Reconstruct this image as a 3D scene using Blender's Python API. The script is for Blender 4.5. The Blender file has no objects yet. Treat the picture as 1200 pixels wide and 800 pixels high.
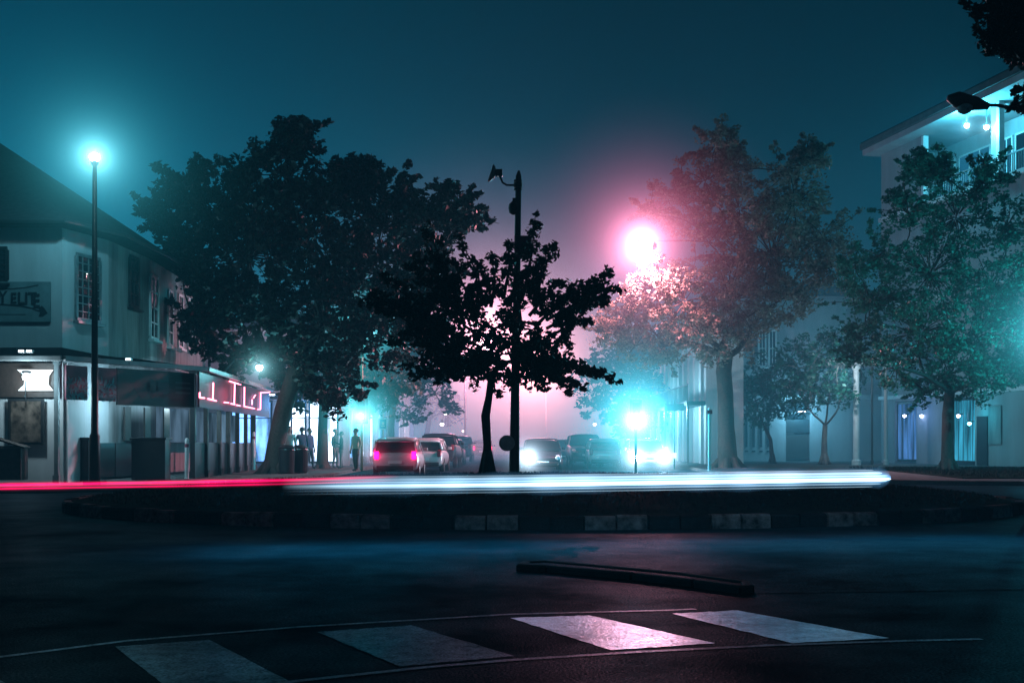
import bpy, bmesh, math, random
import numpy as np
from mathutils import Vector, Matrix, noise as mnoise

sc = bpy.context.scene
COL = sc.collection
R = math.radians
F, CX, HY, CH = 1400.0, 600.0, 518.0, 1.3     # lens and eye height recovered from the photograph

def P(px, py, Y):
    return Vector(((px - CX) / F * Y, Y, CH + (HY - py) / F * Y))
def G(px, py, z=0.0):
    Y = (CH - z) * F / (py - HY)
    return Vector(((px - CX) / F * Y, Y, z))

# ------------------------------------------------------------------ materials
MATS = {}
def mat(name, col, rough=0.6, metal=0.0, var=0.25, scale=3.0, bump=0.0, bscale=40.0, spec=0.5, coat=0.0, streak=False):
    if name in MATS: return MATS[name]
    m = bpy.data.materials.new(name); m.use_nodes = True
    nt = m.node_tree; N = nt.nodes; L = nt.links
    b = N['Principled BSDF']
    b.inputs['Roughness'].default_value = rough
    b.inputs['Metallic'].default_value = metal
    b.inputs['Specular IOR Level'].default_value = spec
    b.inputs['Coat Weight'].default_value = coat
    tc = N.new('ShaderNodeTexCoord')
    mp = N.new('ShaderNodeMapping')
    if streak: mp.inputs['Scale'].default_value = (1.0, 1.0, 0.15)
    L.new(tc.outputs['Object'], mp.inputs['Vector'])
    n = N.new('ShaderNodeTexNoise'); n.inputs['Scale'].default_value = scale
    n.inputs['Detail'].default_value = 8; n.inputs['Roughness'].default_value = 0.65
    L.new(mp.outputs['Vector'], n.inputs['Vector'])
    r = N.new('ShaderNodeValToRGB')
    r.color_ramp.elements[0].position = 0.3; r.color_ramp.elements[1].position = 0.7
    r.color_ramp.elements[0].color = tuple(c * (1 - var) for c in col) + (1,)
    r.color_ramp.elements[1].color = tuple(min(1, c * (1 + var)) for c in col) + (1,)
    L.new(n.outputs['Fac'], r.inputs['Fac']); L.new(r.outputs['Color'], b.inputs['Base Color'])
    if bump:
        n2 = N.new('ShaderNodeTexNoise'); n2.inputs['Scale'].default_value = bscale; n2.inputs['Detail'].default_value = 4
        L.new(tc.outputs['Object'], n2.inputs['Vector'])
        bp = N.new('ShaderNodeBump'); bp.inputs['Strength'].default_value = bump; bp.inputs['Distance'].default_value = 0.02
        L.new(n2.outputs['Fac'], bp.inputs['Height']); L.new(bp.outputs['Normal'], b.inputs['Normal'])
    MATS[name] = m
    return m
def emat(name, col, strength, tex=None):
    if name in MATS: return MATS[name]
    m = bpy.data.materials.new(name); m.use_nodes = True
    nt = m.node_tree; N = nt.nodes; L = nt.links
    N.remove(N['Principled BSDF'])
    e = N.new('ShaderNodeEmission'); e.inputs['Color'].default_value = tuple(col) + (1,)
    e.inputs['Strength'].default_value = strength
    if tex:
        tc = N.new('ShaderNodeTexCoord'); mp = N.new('ShaderNodeMapping'); mp.inputs['Scale'].default_value = tex
        n = N.new('ShaderNodeTexNoise'); n.inputs['Scale'].default_value = 1.0; n.inputs['Detail'].default_value = 6
        r = N.new('ShaderNodeValToRGB')
        r.color_ramp.elements[0].position = 0.38; r.color_ramp.elements[1].position = 0.66
        r.color_ramp.elements[0].color = tuple(c * 0.12 for c in col) + (1,)
        r.color_ramp.elements[1].color = tuple(col) + (1,)
        L.new(tc.outputs['Object'], mp.inputs['Vector']); L.new(mp.outputs['Vector'], n.inputs['Vector'])
        L.new(n.outputs['Fac'], r.inputs['Fac']); L.new(r.outputs['Color'], e.inputs['Color'])
    L.new(e.outputs['Emission'], N['Material Output'].inputs['Surface'])
    MATS[name] = m
    return m
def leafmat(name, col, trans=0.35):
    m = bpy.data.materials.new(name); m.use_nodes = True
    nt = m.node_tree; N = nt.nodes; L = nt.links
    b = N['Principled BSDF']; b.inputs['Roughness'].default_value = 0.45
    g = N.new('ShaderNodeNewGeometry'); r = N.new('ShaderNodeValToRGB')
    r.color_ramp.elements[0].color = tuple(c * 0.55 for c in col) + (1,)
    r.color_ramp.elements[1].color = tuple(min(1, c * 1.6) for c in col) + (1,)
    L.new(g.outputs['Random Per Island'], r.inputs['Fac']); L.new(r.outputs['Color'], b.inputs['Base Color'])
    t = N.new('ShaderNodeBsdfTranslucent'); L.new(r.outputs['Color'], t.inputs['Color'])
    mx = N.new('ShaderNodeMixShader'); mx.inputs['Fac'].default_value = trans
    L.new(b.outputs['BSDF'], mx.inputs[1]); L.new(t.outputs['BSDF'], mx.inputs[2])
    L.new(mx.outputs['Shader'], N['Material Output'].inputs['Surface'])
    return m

# ------------------------------------------------------------------ mesh builder
class MB:
    def __init__(s): s.v = []; s.f = []; s.mi = []
    def add(s, vs, fs, mi=0):
        o = len(s.v); s.v += [tuple(v) for v in vs]
        s.f += [tuple(i + o for i in f) for f in fs]; s.mi += [mi] * len(fs)
    def box(s, c, d, rz=0.0, mi=0, tilt=None):
        x, y, z = d[0] / 2, d[1] / 2, d[2] / 2
        vs = [Vector((a * x, b * y, e * z)) for e in (-1, 1) for b in (-1, 1) for a in (-1, 1)]
        M = Matrix.Rotation(rz, 3, 'Z')
        if tilt is not None: M = tilt
        s.add([M @ v + Vector(c) for v in vs], [(0, 2, 3, 1), (4, 5, 7, 6), (0, 1, 5, 4), (2, 6, 7, 3), (0, 4, 6, 2), (1, 3, 7, 5)], mi)
    def wallbox(s, a, b, z0, z1, t=0.12, mi=0, off=0.0):
        """box along the plan segment a-b; off moves it along the outward (right-hand) normal"""
        a = Vector((a[0], a[1])); b = Vector((b[0], b[1])); d = b - a
        n = Vector((d.y, -d.x)).normalized()
        c = (a + b) / 2 + n * off
        s.box((c.x, c.y, (z0 + z1) / 2), (d.length, t, z1 - z0), math.atan2(d.y, d.x), mi)
    def tube(s, pts, rad, n=8, caps=True, mi=0):
        pts = [Vector(p) for p in pts]
        if not hasattr(rad, '__len__'): rad = [rad] * len(pts)
        vs = []; fs = []
        up = Vector((0, 0, 1)); prev = None
        for i, p in enumerate(pts):
            d = (pts[min(i + 1, len(pts) - 1)] - pts[max(i - 1, 0)])
            if d.length < 1e-9: d = Vector((0, 0, 1))
            d.normalize()
            if prev is None:
                a = d.cross(up)
                if a.length < 0.05: a = d.cross(Vector((1, 0, 0)))
            else: a = prev - d * prev.dot(d)
            if a.length < 1e-6: a = d.cross(Vector((1, 0, 0)))
            a.normalize(); b = d.cross(a); prev = a
            for k in range(n):
                t = 2 * math.pi * k / n
                vs.append(p + (a * math.cos(t) + b * math.sin(t)) * rad[i])
        for i in range(len(pts) - 1):
            for k in range(n):
                fs.append((i * n + k, i * n + (k + 1) % n, (i + 1) * n + (k + 1) % n, (i + 1) * n + k))
        if caps:
            fs.append(tuple(range(n))[::-1]); fs.append(tuple((len(pts) - 1) * n + k for k in range(n)))
        s.add(vs, fs, mi)
    def lathe(s, c, prof, n=20, axis='Z', mi=0):
        vs = []; fs = []
        for r, z in prof:
            for k in range(n):
                t = 2 * math.pi * k / n
                v = (r * math.cos(t), r * math.sin(t), z)
                if axis == 'Y': v = (v[0], v[2], v[1])
                if axis == 'X': v = (v[2], v[0], v[1])
                vs.append(Vector(c) + Vector(v))
        for i in range(len(prof) - 1):
            for k in range(n):
                fs.append((i * n + k, i * n + (k + 1) % n, (i + 1) * n + (k + 1) % n, (i + 1) * n + k))
        fs.append(tuple(range(n))[::-1]); fs.append(tuple((len(prof) - 1) * n + k for k in range(n)))
        s.add(vs, fs, mi)
    def prism(s, poly, z0, z1, mi=0):
        n = len(poly)
        vs = [(p[0], p[1], z0) for p in poly] + [(p[0], p[1], z1) for p in poly]
        fs = [tuple(range(n))[::-1], tuple(range(n, 2 * n))] + [(i, (i + 1) % n, n + (i + 1) % n, n + i) for i in range(n)]
        s.add(vs, fs, mi)
    def build(s, name, mats, parent=None, smooth=False, loc=None, bevel=0.0):
        me = bpy.data.meshes.new(name)
        base = Vector(loc) if loc is not None else Vector((0, 0, 0))
        me.from_pydata([tuple(Vector(v) - base) for v in s.v] if loc is not None else s.v, [], s.f)
        if not isinstance(mats, (list, tuple)): mats = [mats]
        for m in mats: me.materials.append(m)
        if len(mats) > 1:
            me.polygons.foreach_set('material_index', s.mi)
        if smooth: me.polygons.foreach_set('use_smooth', [True] * len(me.polygons))
        me.update()
        o = bpy.data.objects.new(name, me); COL.objects.link(o)
        if loc is not None: o.location = base
        if parent is not None: o.parent = parent
        if bevel:
            md = o.modifiers.new('Bevel', 'BEVEL'); md.width = bevel; md.segments = 2; md.limit_method = 'ANGLE'
        return o
def tag(o, label=None, cat=None, group=None, kind=None):
    if label: o['label'] = label
    if cat: o['category'] = cat
    if group: o['group'] = group
    if kind: o['kind'] = kind
    return o
def thing(name, label, cat, loc=(0, 0, 0), rz=0.0, group=None):
    o = bpy.data.objects.new(name, None); COL.objects.link(o)
    o.location = loc; o.rotation_euler = (0, 0, rz); o.empty_display_size = 0.2
    return tag(o, label, cat, group)
def copy_tree(o, parent=None):
    c = o.copy(); COL.objects.link(c)
    if parent is not None: c.parent = parent
    for ch in list(o.children): copy_tree(ch, c)
    return c
def lamp(name, loc, power, col, radius=0.08, spot=None, parent=None, aim=None):
    d = bpy.data.lights.new(name, 'SPOT' if spot else 'POINT')
    d.energy = power; d.color = col; d.shadow_soft_size = radius
    if spot: d.spot_size = R(spot); d.spot_blend = 0.6
    o = bpy.data.objects.new(name, d); COL.objects.link(o); o.location = loc
    if aim is not None:
        o.rotation_euler = Vector(aim).to_track_quat('-Z', 'Y').to_euler()
    if parent is not None: o.parent = parent
    return o

def halo(parent, loc, rad, k1, col, k2=0.0, white=(1, .95, 1), name='glowing_mist'):
    """ball of lit mist around a lamp: emission falling off with distance from the bulb; loc in world space"""
    m = bpy.data.materials.new(name); m.use_nodes = True; nt = m.node_tree; N = nt.nodes; L = nt.links
    N.remove(N['Principled BSDF'])
    tc = N.new('ShaderNodeTexCoord'); ln = N.new('ShaderNodeVectorMath'); ln.operation = 'LENGTH'
    L.new(tc.outputs['Object'], ln.inputs[0])
    def mt(op, a, b, clamp=False):
        n = N.new('ShaderNodeMath'); n.operation = op; n.use_clamp = clamp
        for i, v in enumerate((a, b)):
            if isinstance(v, (int, float)): n.inputs[i].default_value = v
            else: L.new(v, n.inputs[i])
        return n.outputs[0]
    r = ln.outputs['Value']; r2 = mt('MULTIPLY', r, r)
    cut = mt('SUBTRACT', 1.0, mt('DIVIDE', r, rad), True); cut2 = mt('MULTIPLY', cut, cut)
    e1 = mt('MULTIPLY', mt('DIVIDE', k1, mt('ADD', r2, .04)), cut2)
    q = mt('ADD', r2, .03); e2 = mt('MULTIPLY', mt('DIVIDE', k2, mt('POWER', q, 1.4)), cut2)
    a = N.new('ShaderNodeEmission'); a.inputs['Color'].default_value = tuple(col) + (1,); L.new(e1, a.inputs['Strength'])
    b = N.new('ShaderNodeEmission'); b.inputs['Color'].default_value = tuple(white) + (1,); L.new(e2, b.inputs['Strength'])
    ad = N.new('ShaderNodeAddShader'); L.new(a.outputs[0], ad.inputs[0]); L.new(b.outputs[0], ad.inputs[1])
    L.new(ad.outputs[0], N['Material Output'].inputs['Volume'])
    m.cycles.volume_step_rate = 0.3 if rad < 6 else 0.9
    bm_ = bmesh.new(); bmesh.ops.create_icosphere(bm_, subdivisions=3, radius=rad); me = bpy.data.meshes.new(name); bm_.to_mesh(me); bm_.free()
    me.materials.append(m); o = bpy.data.objects.new(name, me); COL.objects.link(o); o.parent = parent
    o.location = Vector(loc) - Vector(parent.location)
    return o

# colours of the lamps
TEAL = (0.03, 0.62, 0.78); CYAN = (0.02, 0.72, 1.0); PINK = (1.0, 0.36, 0.52); WHITE = (0.62, 0.85, 1.0)
RED = (1.0, 0.01, 0.10); BLUE = (0.18, 0.42, 1.0)

M_asph = mat('asphalt', (0.011, 0.022, 0.029), 0.62, var=0.35, scale=1.3, bump=0.6, bscale=90, spec=0.035)
def wetmat(m, lo, hi, rough, bump, col=None):
    nt = m.node_tree; N = nt.nodes; L = nt.links; b = N['Principled BSDF']
    d = N.new('ShaderNodeBsdfDiffuse'); src = b.inputs['Base Color'].links[0].from_socket; L.new(src, d.inputs['Color'])
    g = N.new('ShaderNodeBsdfGlossy'); g.inputs['Roughness'].default_value = rough; g.inputs['Color'].default_value = (.75, .9, 1, 1)
    tc = N.new('ShaderNodeTexCoord')
    n = N.new('ShaderNodeTexNoise'); n.inputs['Scale'].default_value = .55; n.inputs['Detail'].default_value = 9; n.inputs['Roughness'].default_value = .7; L.new(tc.outputs['Object'], n.inputs['Vector'])
    r = N.new('ShaderNodeMapRange'); r.inputs[1].default_value = .38; r.inputs[2].default_value = .68; r.inputs[3].default_value = lo; r.inputs[4].default_value = hi; L.new(n.outputs['Fac'], r.inputs[0])
    n3 = N.new('ShaderNodeTexNoise'); n3.inputs['Scale'].default_value = 55; n3.inputs['Detail'].default_value = 3; L.new(tc.outputs['Object'], n3.inputs['Vector'])
    mu = N.new('ShaderNodeMath'); mu.operation = 'MULTIPLY'; L.new(r.outputs[0], mu.inputs[0])
    r3 = N.new('ShaderNodeMapRange'); r3.inputs[1].default_value = .4; r3.inputs[2].default_value = .65; r3.inputs[3].default_value = .25; r3.inputs[4].default_value = 2.2; L.new(n3.outputs['Fac'], r3.inputs[0]); L.new(r3.outputs[0], mu.inputs[1])
    bp = N.new('ShaderNodeBump'); bp.inputs['Strength'].default_value = bump; bp.inputs['Distance'].default_value = .01; L.new(n3.outputs['Fac'], bp.inputs['Height'])
    L.new(bp.outputs['Normal'], g.inputs['Normal']); L.new(bp.outputs['Normal'], d.inputs['Normal'])
    mx = N.new('ShaderNodeMixShader'); L.new(mu.outputs[0], mx.inputs[0]); L.new(d.outputs[0], mx.inputs[1]); L.new(g.outputs[0], mx.inputs[2])
    L.new(mx.outputs[0], N['Material Output'].inputs['Surface'])
wetmat(M_asph, .003, .022, .36, .6)
M_paint_shaded = mat('shaded_road_paint', (0.075, 0.095, 0.10), 0.4, var=0.7, scale=8); wetmat(M_paint_shaded, .03, .10, .32, .3)  # darker copy of the stripe paint: weaker light on left stripes put into colour
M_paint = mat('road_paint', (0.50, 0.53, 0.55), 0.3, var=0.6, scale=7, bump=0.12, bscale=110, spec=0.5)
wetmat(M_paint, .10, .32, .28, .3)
M_pave = mat('paving_concrete', (0.10, 0.10, 0.10), 0.6, spec=.25, var=0.3, scale=2.0, bump=0.3, bscale=30)
M_grass = mat('turf_soil', (0.012, 0.016, 0.012), 0.9, var=0.5, scale=4, bump=0.9, bscale=18)
M_blade = leafmat('grass_blades', (0.006, 0.009, 0.007), .1); M_blade.node_tree.nodes['Principled BSDF'].inputs['Specular IOR Level'].default_value = .05; M_blade.node_tree.nodes['Principled BSDF'].inputs['Roughness'].default_value = .9
M_black = mat('black_paint', (0.02, 0.022, 0.025), 0.4, var=0.2)
M_dark = mat('dark_metal', (0.03, 0.033, 0.036), 0.45, metal=0.4, var=0.3)
M_grey = mat('galvanised_steel', (0.25, 0.26, 0.27), 0.45, metal=0.6, var=0.25, scale=8)
M_white = mat('white_plaster', (0.42, 0.43, 0.44), 0.75, var=0.18, scale=1.2, bump=0.3, bscale=25, streak=True)
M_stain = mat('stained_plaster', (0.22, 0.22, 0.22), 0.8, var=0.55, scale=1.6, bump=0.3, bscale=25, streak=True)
M_cream = mat('pale_stone', (0.32, 0.32, 0.33), 0.75, var=0.22, scale=1.0, streak=True)
M_roof = mat('dark_roofing', (0.028, 0.03, 0.033), 0.6, var=0.4, scale=6, bump=0.5, bscale=12)
M_glass = mat('dark_glass', (0.015, 0.02, 0.025), 0.08, var=0.1, spec=0.8)
M_wood = mat('dark_timber', (0.05, 0.035, 0.03), 0.55, var=0.4, scale=10)
M_green = mat('dark_green_board', (0.01, 0.045, 0.04), 0.5, var=0.35, scale=2)
M_maroon = mat('maroon_board', (0.22, 0.03, 0.06), 0.5, var=0.4, scale=3)
M_bark = mat('bark', (0.045, 0.038, 0.032), 0.85, var=0.45, scale=12, bump=0.8, bscale=30)
M_bright = mat('bright_plaster', (0.65, 0.66, 0.66), 0.7, var=0.12, scale=1.5, streak=True)
M_trim = mat('white_trim', (0.7, 0.7, 0.7), 0.5, var=0.1)
M_kerbw = mat('kerb_white_paint', (0.11, 0.09, 0.088), 0.6, var=0.9, scale=7, bump=0.4, bscale=30)
M_kerbb = mat('kerb_black_paint', (0.012, 0.012, 0.013), 0.6, var=0.4, scale=7, bump=0.4, bscale=30)
M_rubber = mat('tyre_rubber', (0.015, 0.015, 0.016), 0.7, var=0.2)
M_tshell = mat('signal_housing', (0.02, 0.02, 0.02), 0.5, var=0.1)

def structure(mb, name, mats, **k):
    return tag(mb.build(name, mats, **k), kind='structure')

# ------------------------------------------------------------------ ground
mb = MB(); mb.add([(-400, -30, 0), (400, -30, 0), (400, 700, 0), (-400, 700, 0)], [(0, 1, 2, 3)])
structure(mb, 'road', M_asph)

# pedestrian crossing on the near road: stripes and the two thin edge lines
mb = MB()
def quadG(pts, z):
    mb.add([G(x, y, z) for x, y in pts], [tuple(range(len(pts)))[::-1]])
stripes = [[(-150, 786), (-45, 772), (30, 812), (-60, 830)],
           [(135, 757), (245, 749), (338, 797), (205, 812)],
           [(372, 740), (482, 732), (603, 768), (468, 780)],
           [(598, 723.5), (690, 720.5), (838, 753), (716, 761)],
           [(788, 718.5), (864, 714.5), (1042, 747), (928, 753)]]
def rough_edge(pts, k=14, j=0.9):
    out = []; rr_ = random.Random(int(pts[0][0]) + 5)
    for i in range(len(pts)):
        a, b = pts[i], pts[(i + 1) % len(pts)]
        for q in range(k):
            t = q / k; out.append((a[0] + (b[0] - a[0]) * t + rr_.uniform(-j, j) * (q > 0), a[1] + (b[1] - a[1]) * t + rr_.uniform(-j, j) * .35 * (q > 0)))
    return out
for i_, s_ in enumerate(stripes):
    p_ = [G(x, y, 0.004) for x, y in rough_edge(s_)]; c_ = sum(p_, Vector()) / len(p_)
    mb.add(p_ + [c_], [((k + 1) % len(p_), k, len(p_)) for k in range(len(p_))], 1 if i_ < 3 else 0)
def lineG(pts, w):
    g = [G(x, y, 0.004) for x, y in pts]; vs = []; fs = []
    for i, p in enumerate(g):
        d = (g[min(i + 1, len(g) - 1)] - g[max(i - 1, 0)]).normalized(); n = Vector((-d.y, d.x, 0)) * w / 2
        vs += [p + n, p - n]
    for i in range(len(g) - 1): fs.append((2 * i, 2 * i + 1, 2 * i + 3, 2 * i + 2))
    mb.add(vs, fs, 2)
lineG([(-120, 784), (0, 769), (150, 750), (350, 734), (600, 719), (720, 716), (780, 714.5), (815, 713)], 0.06)
lineG([(120, 830), (340, 798), (500, 781), (600, 772.5), (750, 763), (900, 755.5), (1050, 750.5), (1150, 748)], 0.06)
M_linep = mat('line_paint', (.16, .17, .175), .4, var=.7, scale=9); wetmat(M_linep, .03, .09, .32, .3)
structure(mb, 'crosswalk_marking', [M_paint, M_paint_shaded, M_linep])

# roundabout island: painted kerb stones and turf mound
IC = Vector((0.6, 24.2)); IA, IB = 9.4, 6.5
def oval(t, s=0.0, cx=IC.x, cy=IC.y, a=IA, b=IB):
    return Vector((cx + (a + s) * math.cos(t), cy + (b + s) * math.sin(t)))
circ = []; N_ = 2000; L_ = 0
ts = [2 * math.pi * i / N_ for i in range(N_ + 1)]
cum = [0]
for i in range(N_): cum.append(cum[-1] + (oval(ts[i + 1]) - oval(ts[i])).length)
nseg = int(cum[-1] / 0.48) // 4 * 4
mb = MB(); rnd = random.Random(4)
for k in range(nseg):
    s0 = cum[-1] * k / nseg; s1 = cum[-1] * (k + 0.93) / nseg
    t0 = np.interp(s0, cum, ts); t1 = np.interp(s1, cum, ts)
    w = ((k + 1) % 4) < 2
    h = 0.21 + rnd.uniform(-0.012, 0.008)
    o = rnd.uniform(-0.012, 0.012)
    a, b, c, d = oval(t0, o), oval(t1, o), oval(t1, -0.16 + o), oval(t0, -0.16 + o)
    a2, b2 = oval(t0, o - 0.035), oval(t1, o - 0.035)
    vs = [(a.x, a.y, -0.02), (b.x, b.y, -0.02), (b.x, b.y, h - 0.035), (a.x, a.y, h - 0.035), (b2.x, b2.y, h), (a2.x, a2.y, h),
          (c.x, c.y, h), (d.x, d.y, h), (c.x, c.y, -0.02), (d.x, d.y, -0.02)]
    mb.add(vs, [(0, 1, 2, 3), (3, 2, 4, 5), (5, 4, 6, 7), (7, 6, 8, 9), (0, 3, 5, 7, 9), (1, 8, 6, 4, 2)], 0 if w else 1)
structure(mb, 'island_kerb', [M_kerbw, M_kerbb])
def mound_z(x, y):
    u = ((x - IC.x) / (IA - 0.2)) ** 2 + ((y - IC.y) / (IB - 0.2)) ** 2
    return 0.17 + 0.48 * max(0, 1 - u) ** 0.75 + 0.025 * mnoise.noise(Vector((x * 0.9, y * 0.9, 0))) * min(1, max(0, 1 - u) * 4)
mb = MB(); nr, na = 26, 120
vs = [(IC.x, IC.y, mound_z(IC.x, IC.y))]
for i in range(1, nr + 1):
    for k in range(na):
        p = oval(2 * math.pi * k / na, 0, a=(IA - 0.15) * i / nr, b=(IB - 0.15) * i / nr)
        vs.append((p.x, p.y, mound_z(p.x, p.y)))
fs = [(0, 1 + k, 1 + (k + 1) % na) for k in range(na)]
for i in range(nr - 1):
    for k in range(na):
        a = 1 + i * na; b = a + na
        fs.append((a + k, b + k, b + (k + 1) % na, a + (k + 1) % na))
mb.add(vs, fs)
structure(mb, 'island_mound', M_grass, smooth=True)
rng = np.random.default_rng(7)
def blades(n, fn, h=(0.04, 0.11), w=0.012):
    m_ = MB(); vs = []; fs = []
    for i in range(n):
        x, y, z = fn(); hh = rng.uniform(*h); a = rng.uniform(0, 6.28); lx, ly = rng.normal(0, 0.03, 2)
        o = len(vs)
        vs += [(x - math.cos(a) * w, y - math.sin(a) * w, z - 0.01), (x + math.cos(a) * w, y + math.sin(a) * w, z - 0.01), (x + lx, y + ly, z + hh)]
        fs.append((o, o + 1, o + 2))
    m_.add(vs, fs); return m_
def isl():
    while True:
        u = rng.uniform(-1, 1, 2)
        if u @ u < 0.97:
            x, y = IC.x + u[0] * (IA - 0.3), IC.y + u[1] * (IB - 0.3)
            return x, y, mound_z(x, y)
tag(blades(26000, isl, (.02, .07)).build('grass', M_blade), 'short dark grass covering the mound of the roundabout island', 'grass', kind='stuff')

# pavements
def brickmat():
    m = mat('brick_paving', (0.016, 0.020, 0.024), 0.55, var=0.3, scale=3)
    nt = m.node_tree; N = nt.nodes; L = nt.links
    br = N.new('ShaderNodeTexBrick'); tc = N.new('ShaderNodeTexCoord')
    br.inputs['Scale'].default_value = 4.5; br.inputs['Mortar Size'].default_value = 0.03
    L.new(tc.outputs['Object'], br.inputs['Vector'])
    bp = N.new('ShaderNodeBump'); bp.inputs['Strength'].default_value = 0.9; bp.inputs['Distance'].default_value = 0.03; bp.invert = True
    L.new(br.outputs['Fac'], bp.inputs['Height']); L.new(bp.outputs['Normal'], N['Principled BSDF'].inputs['Normal']); N['Principled BSDF'].inputs['Specular IOR Level'].default_value = .08
    return m
M_brick = brickmat(); wetmat(M_brick, .004, .02, .35, .5)
for m_ in (M_roof, M_grass): wetmat(m_, .0, .006, .5, .5)
for m_ in (M_kerbw, M_kerbb, M_pave): wetmat(m_, .0, .012, .5, .6)
def slab(name, poly, h, m, kerb=True, kw=0.16):
    poly = [Vector((p[0], p[1])) for p in poly]
    mb = MB(); mb.prism(poly, -0.05, h - 0.012)
    structure(mb, name, m)
    if kerb:
        mb = MB(); n = len(poly)
        for i in range(n):
            a, b = poly[i], poly[(i + 1) % n]; d = b - a
            if d.length < 0.05: continue
            k = max(1, int(d.length / 0.9)) if d.length < 60 else 1
            for j in range(k):
                p, q = a + d * (j / k), a + d * ((j + 0.985) / k)
                mb.wallbox(p, q, -0.03, h + 0.004, kw, off=-kw / 2 + 0.004)
        structure(mb, name + '_kerb', M_pave, bevel=0.02)
# near splitter island on the right
sp = [G(605, 657, .1), G(640, 658.5, .1), G(740, 667, .1), G(812, 675, .1), G(868, 682, .1), G(884, 681, .1), G(880, 676, .1), G(800, 666, .1), G(700, 657, .1), G(640, 652, .1), G(612, 653, .1)]
mb = MB(); mb.add([G(590, 640), G(660, 653), G(900, 680), G(1215, 676), G(1260, 627), G(900, 630), G(720, 633)][::-1] and [G(x, y, .004) for x, y in ((600, 645), (615, 668), (880, 695), (1230, 690), (1260, 632), (900, 634), (720, 637))], [tuple(range(7))])
structure(mb, 'brick_apron', M_brick)
slab('splitter_island', sp, 0.065, M_brick, kw=.1)
# left pavement in front of the corner building and along the street
def arc(cx, cy, r, a0, a1, n=9):
    return [(cx + r * math.cos(R(a0 + (a1 - a0) * i / (n - 1))), cy + r * math.sin(R(a0 + (a1 - a0) * i / (n - 1)))) for i in range(n)]
lp = [(-90, 30), (-14.5, 30.0)] + arc(-14.0, 37.5, 7.2, -84, 0, 9) + [(-6.8, 150), (-90, 150)]
slab('left_pavement', lp, 0.14, M_pave)
rp = [(90, 30.0), (90, 150), (8.3, 150)] + arc(16.3, 43.5, 8.0, 180, 262, 9) + [(16.6, 34.6), (22, 32.4)]
slab('right_pavement', rp, 0.14, M_pave)
# lawn strip set in the right pavement
mb = MB(); mb.prism([(14.5, 38.5), (40, 36.5), (40, 54), (17.5, 56), (15.5, 50)], 0.0, 0.165)
structure(mb, 'verge', M_grass)
def vg():
    x = rng.uniform(15.0, 32); y = rng.uniform(38.8, 54); return x, y, 0.16
tag(blades(9000, vg, (0.05, 0.12), 0.02).build('grass', M_blade), 'short dark grass of the verge under the right trees', 'grass', kind='stuff')

# ------------------------------------------------------------------ trees
def leaves_mesh(name, clumps, size, m, parent, seed):
    """clumps: array rows x,y,z,r,n"""
    g = np.random.default_rng(seed)
    tot = sum(int(c[4]) for c in clumps)
    cen = np.repeat(np.array([c[:3] for c in clumps]), [int(c[4]) for c in clumps], axis=0)
    rad = np.repeat(np.array([c[3] for c in clumps]), [int(c[4]) for c in clumps])
    d = g.normal(size=(tot, 3)); d /= np.linalg.norm(d, axis=1)[:, None]
    p = cen + d * (rad * g.uniform(0, 1, tot) ** 0.45)[:, None] * np.array([1, 1, 0.8])
    a = g.normal(size=(tot, 3)); a[:, 2] *= 0.6; a /= np.linalg.norm(a, axis=1)[:, None]
    b = np.cross(a, g.normal(size=(tot, 3))); b /= np.linalg.norm(b, axis=1)[:, None]
    s = size * g.uniform(0.6, 1.35, tot)[:, None]
    v = np.empty((tot, 4, 3))
    v[:, 0] = p - a * s * 0.55; v[:, 1] = p + b * s * 0.30 - a * s * 0.05
    v[:, 2] = p + a * s * 0.55; v[:, 3] = p - b * s * 0.30 - a * s * 0.05
    me = bpy.data.meshes.new(name)
    me.vertices.add(tot * 4); me.vertices.foreach_set('co', v.reshape(-1))
    me.loops.add(tot * 4); me.loops.foreach_set('vertex_index', np.arange(tot * 4, dtype=np.int32))
    me.polygons.add(tot)
    me.polygons.foreach_set('loop_start', np.arange(0, tot * 4, 4, dtype=np.int32))
    me.polygons.foreach_set('loop_total', np.full(tot, 4, dtype=np.int32))
    me.materials.append(m); me.update(calc_edges=True)
    o = bpy.data.objects.new(name, me); COL.objects.link(o); o.parent = parent
    return o
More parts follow.
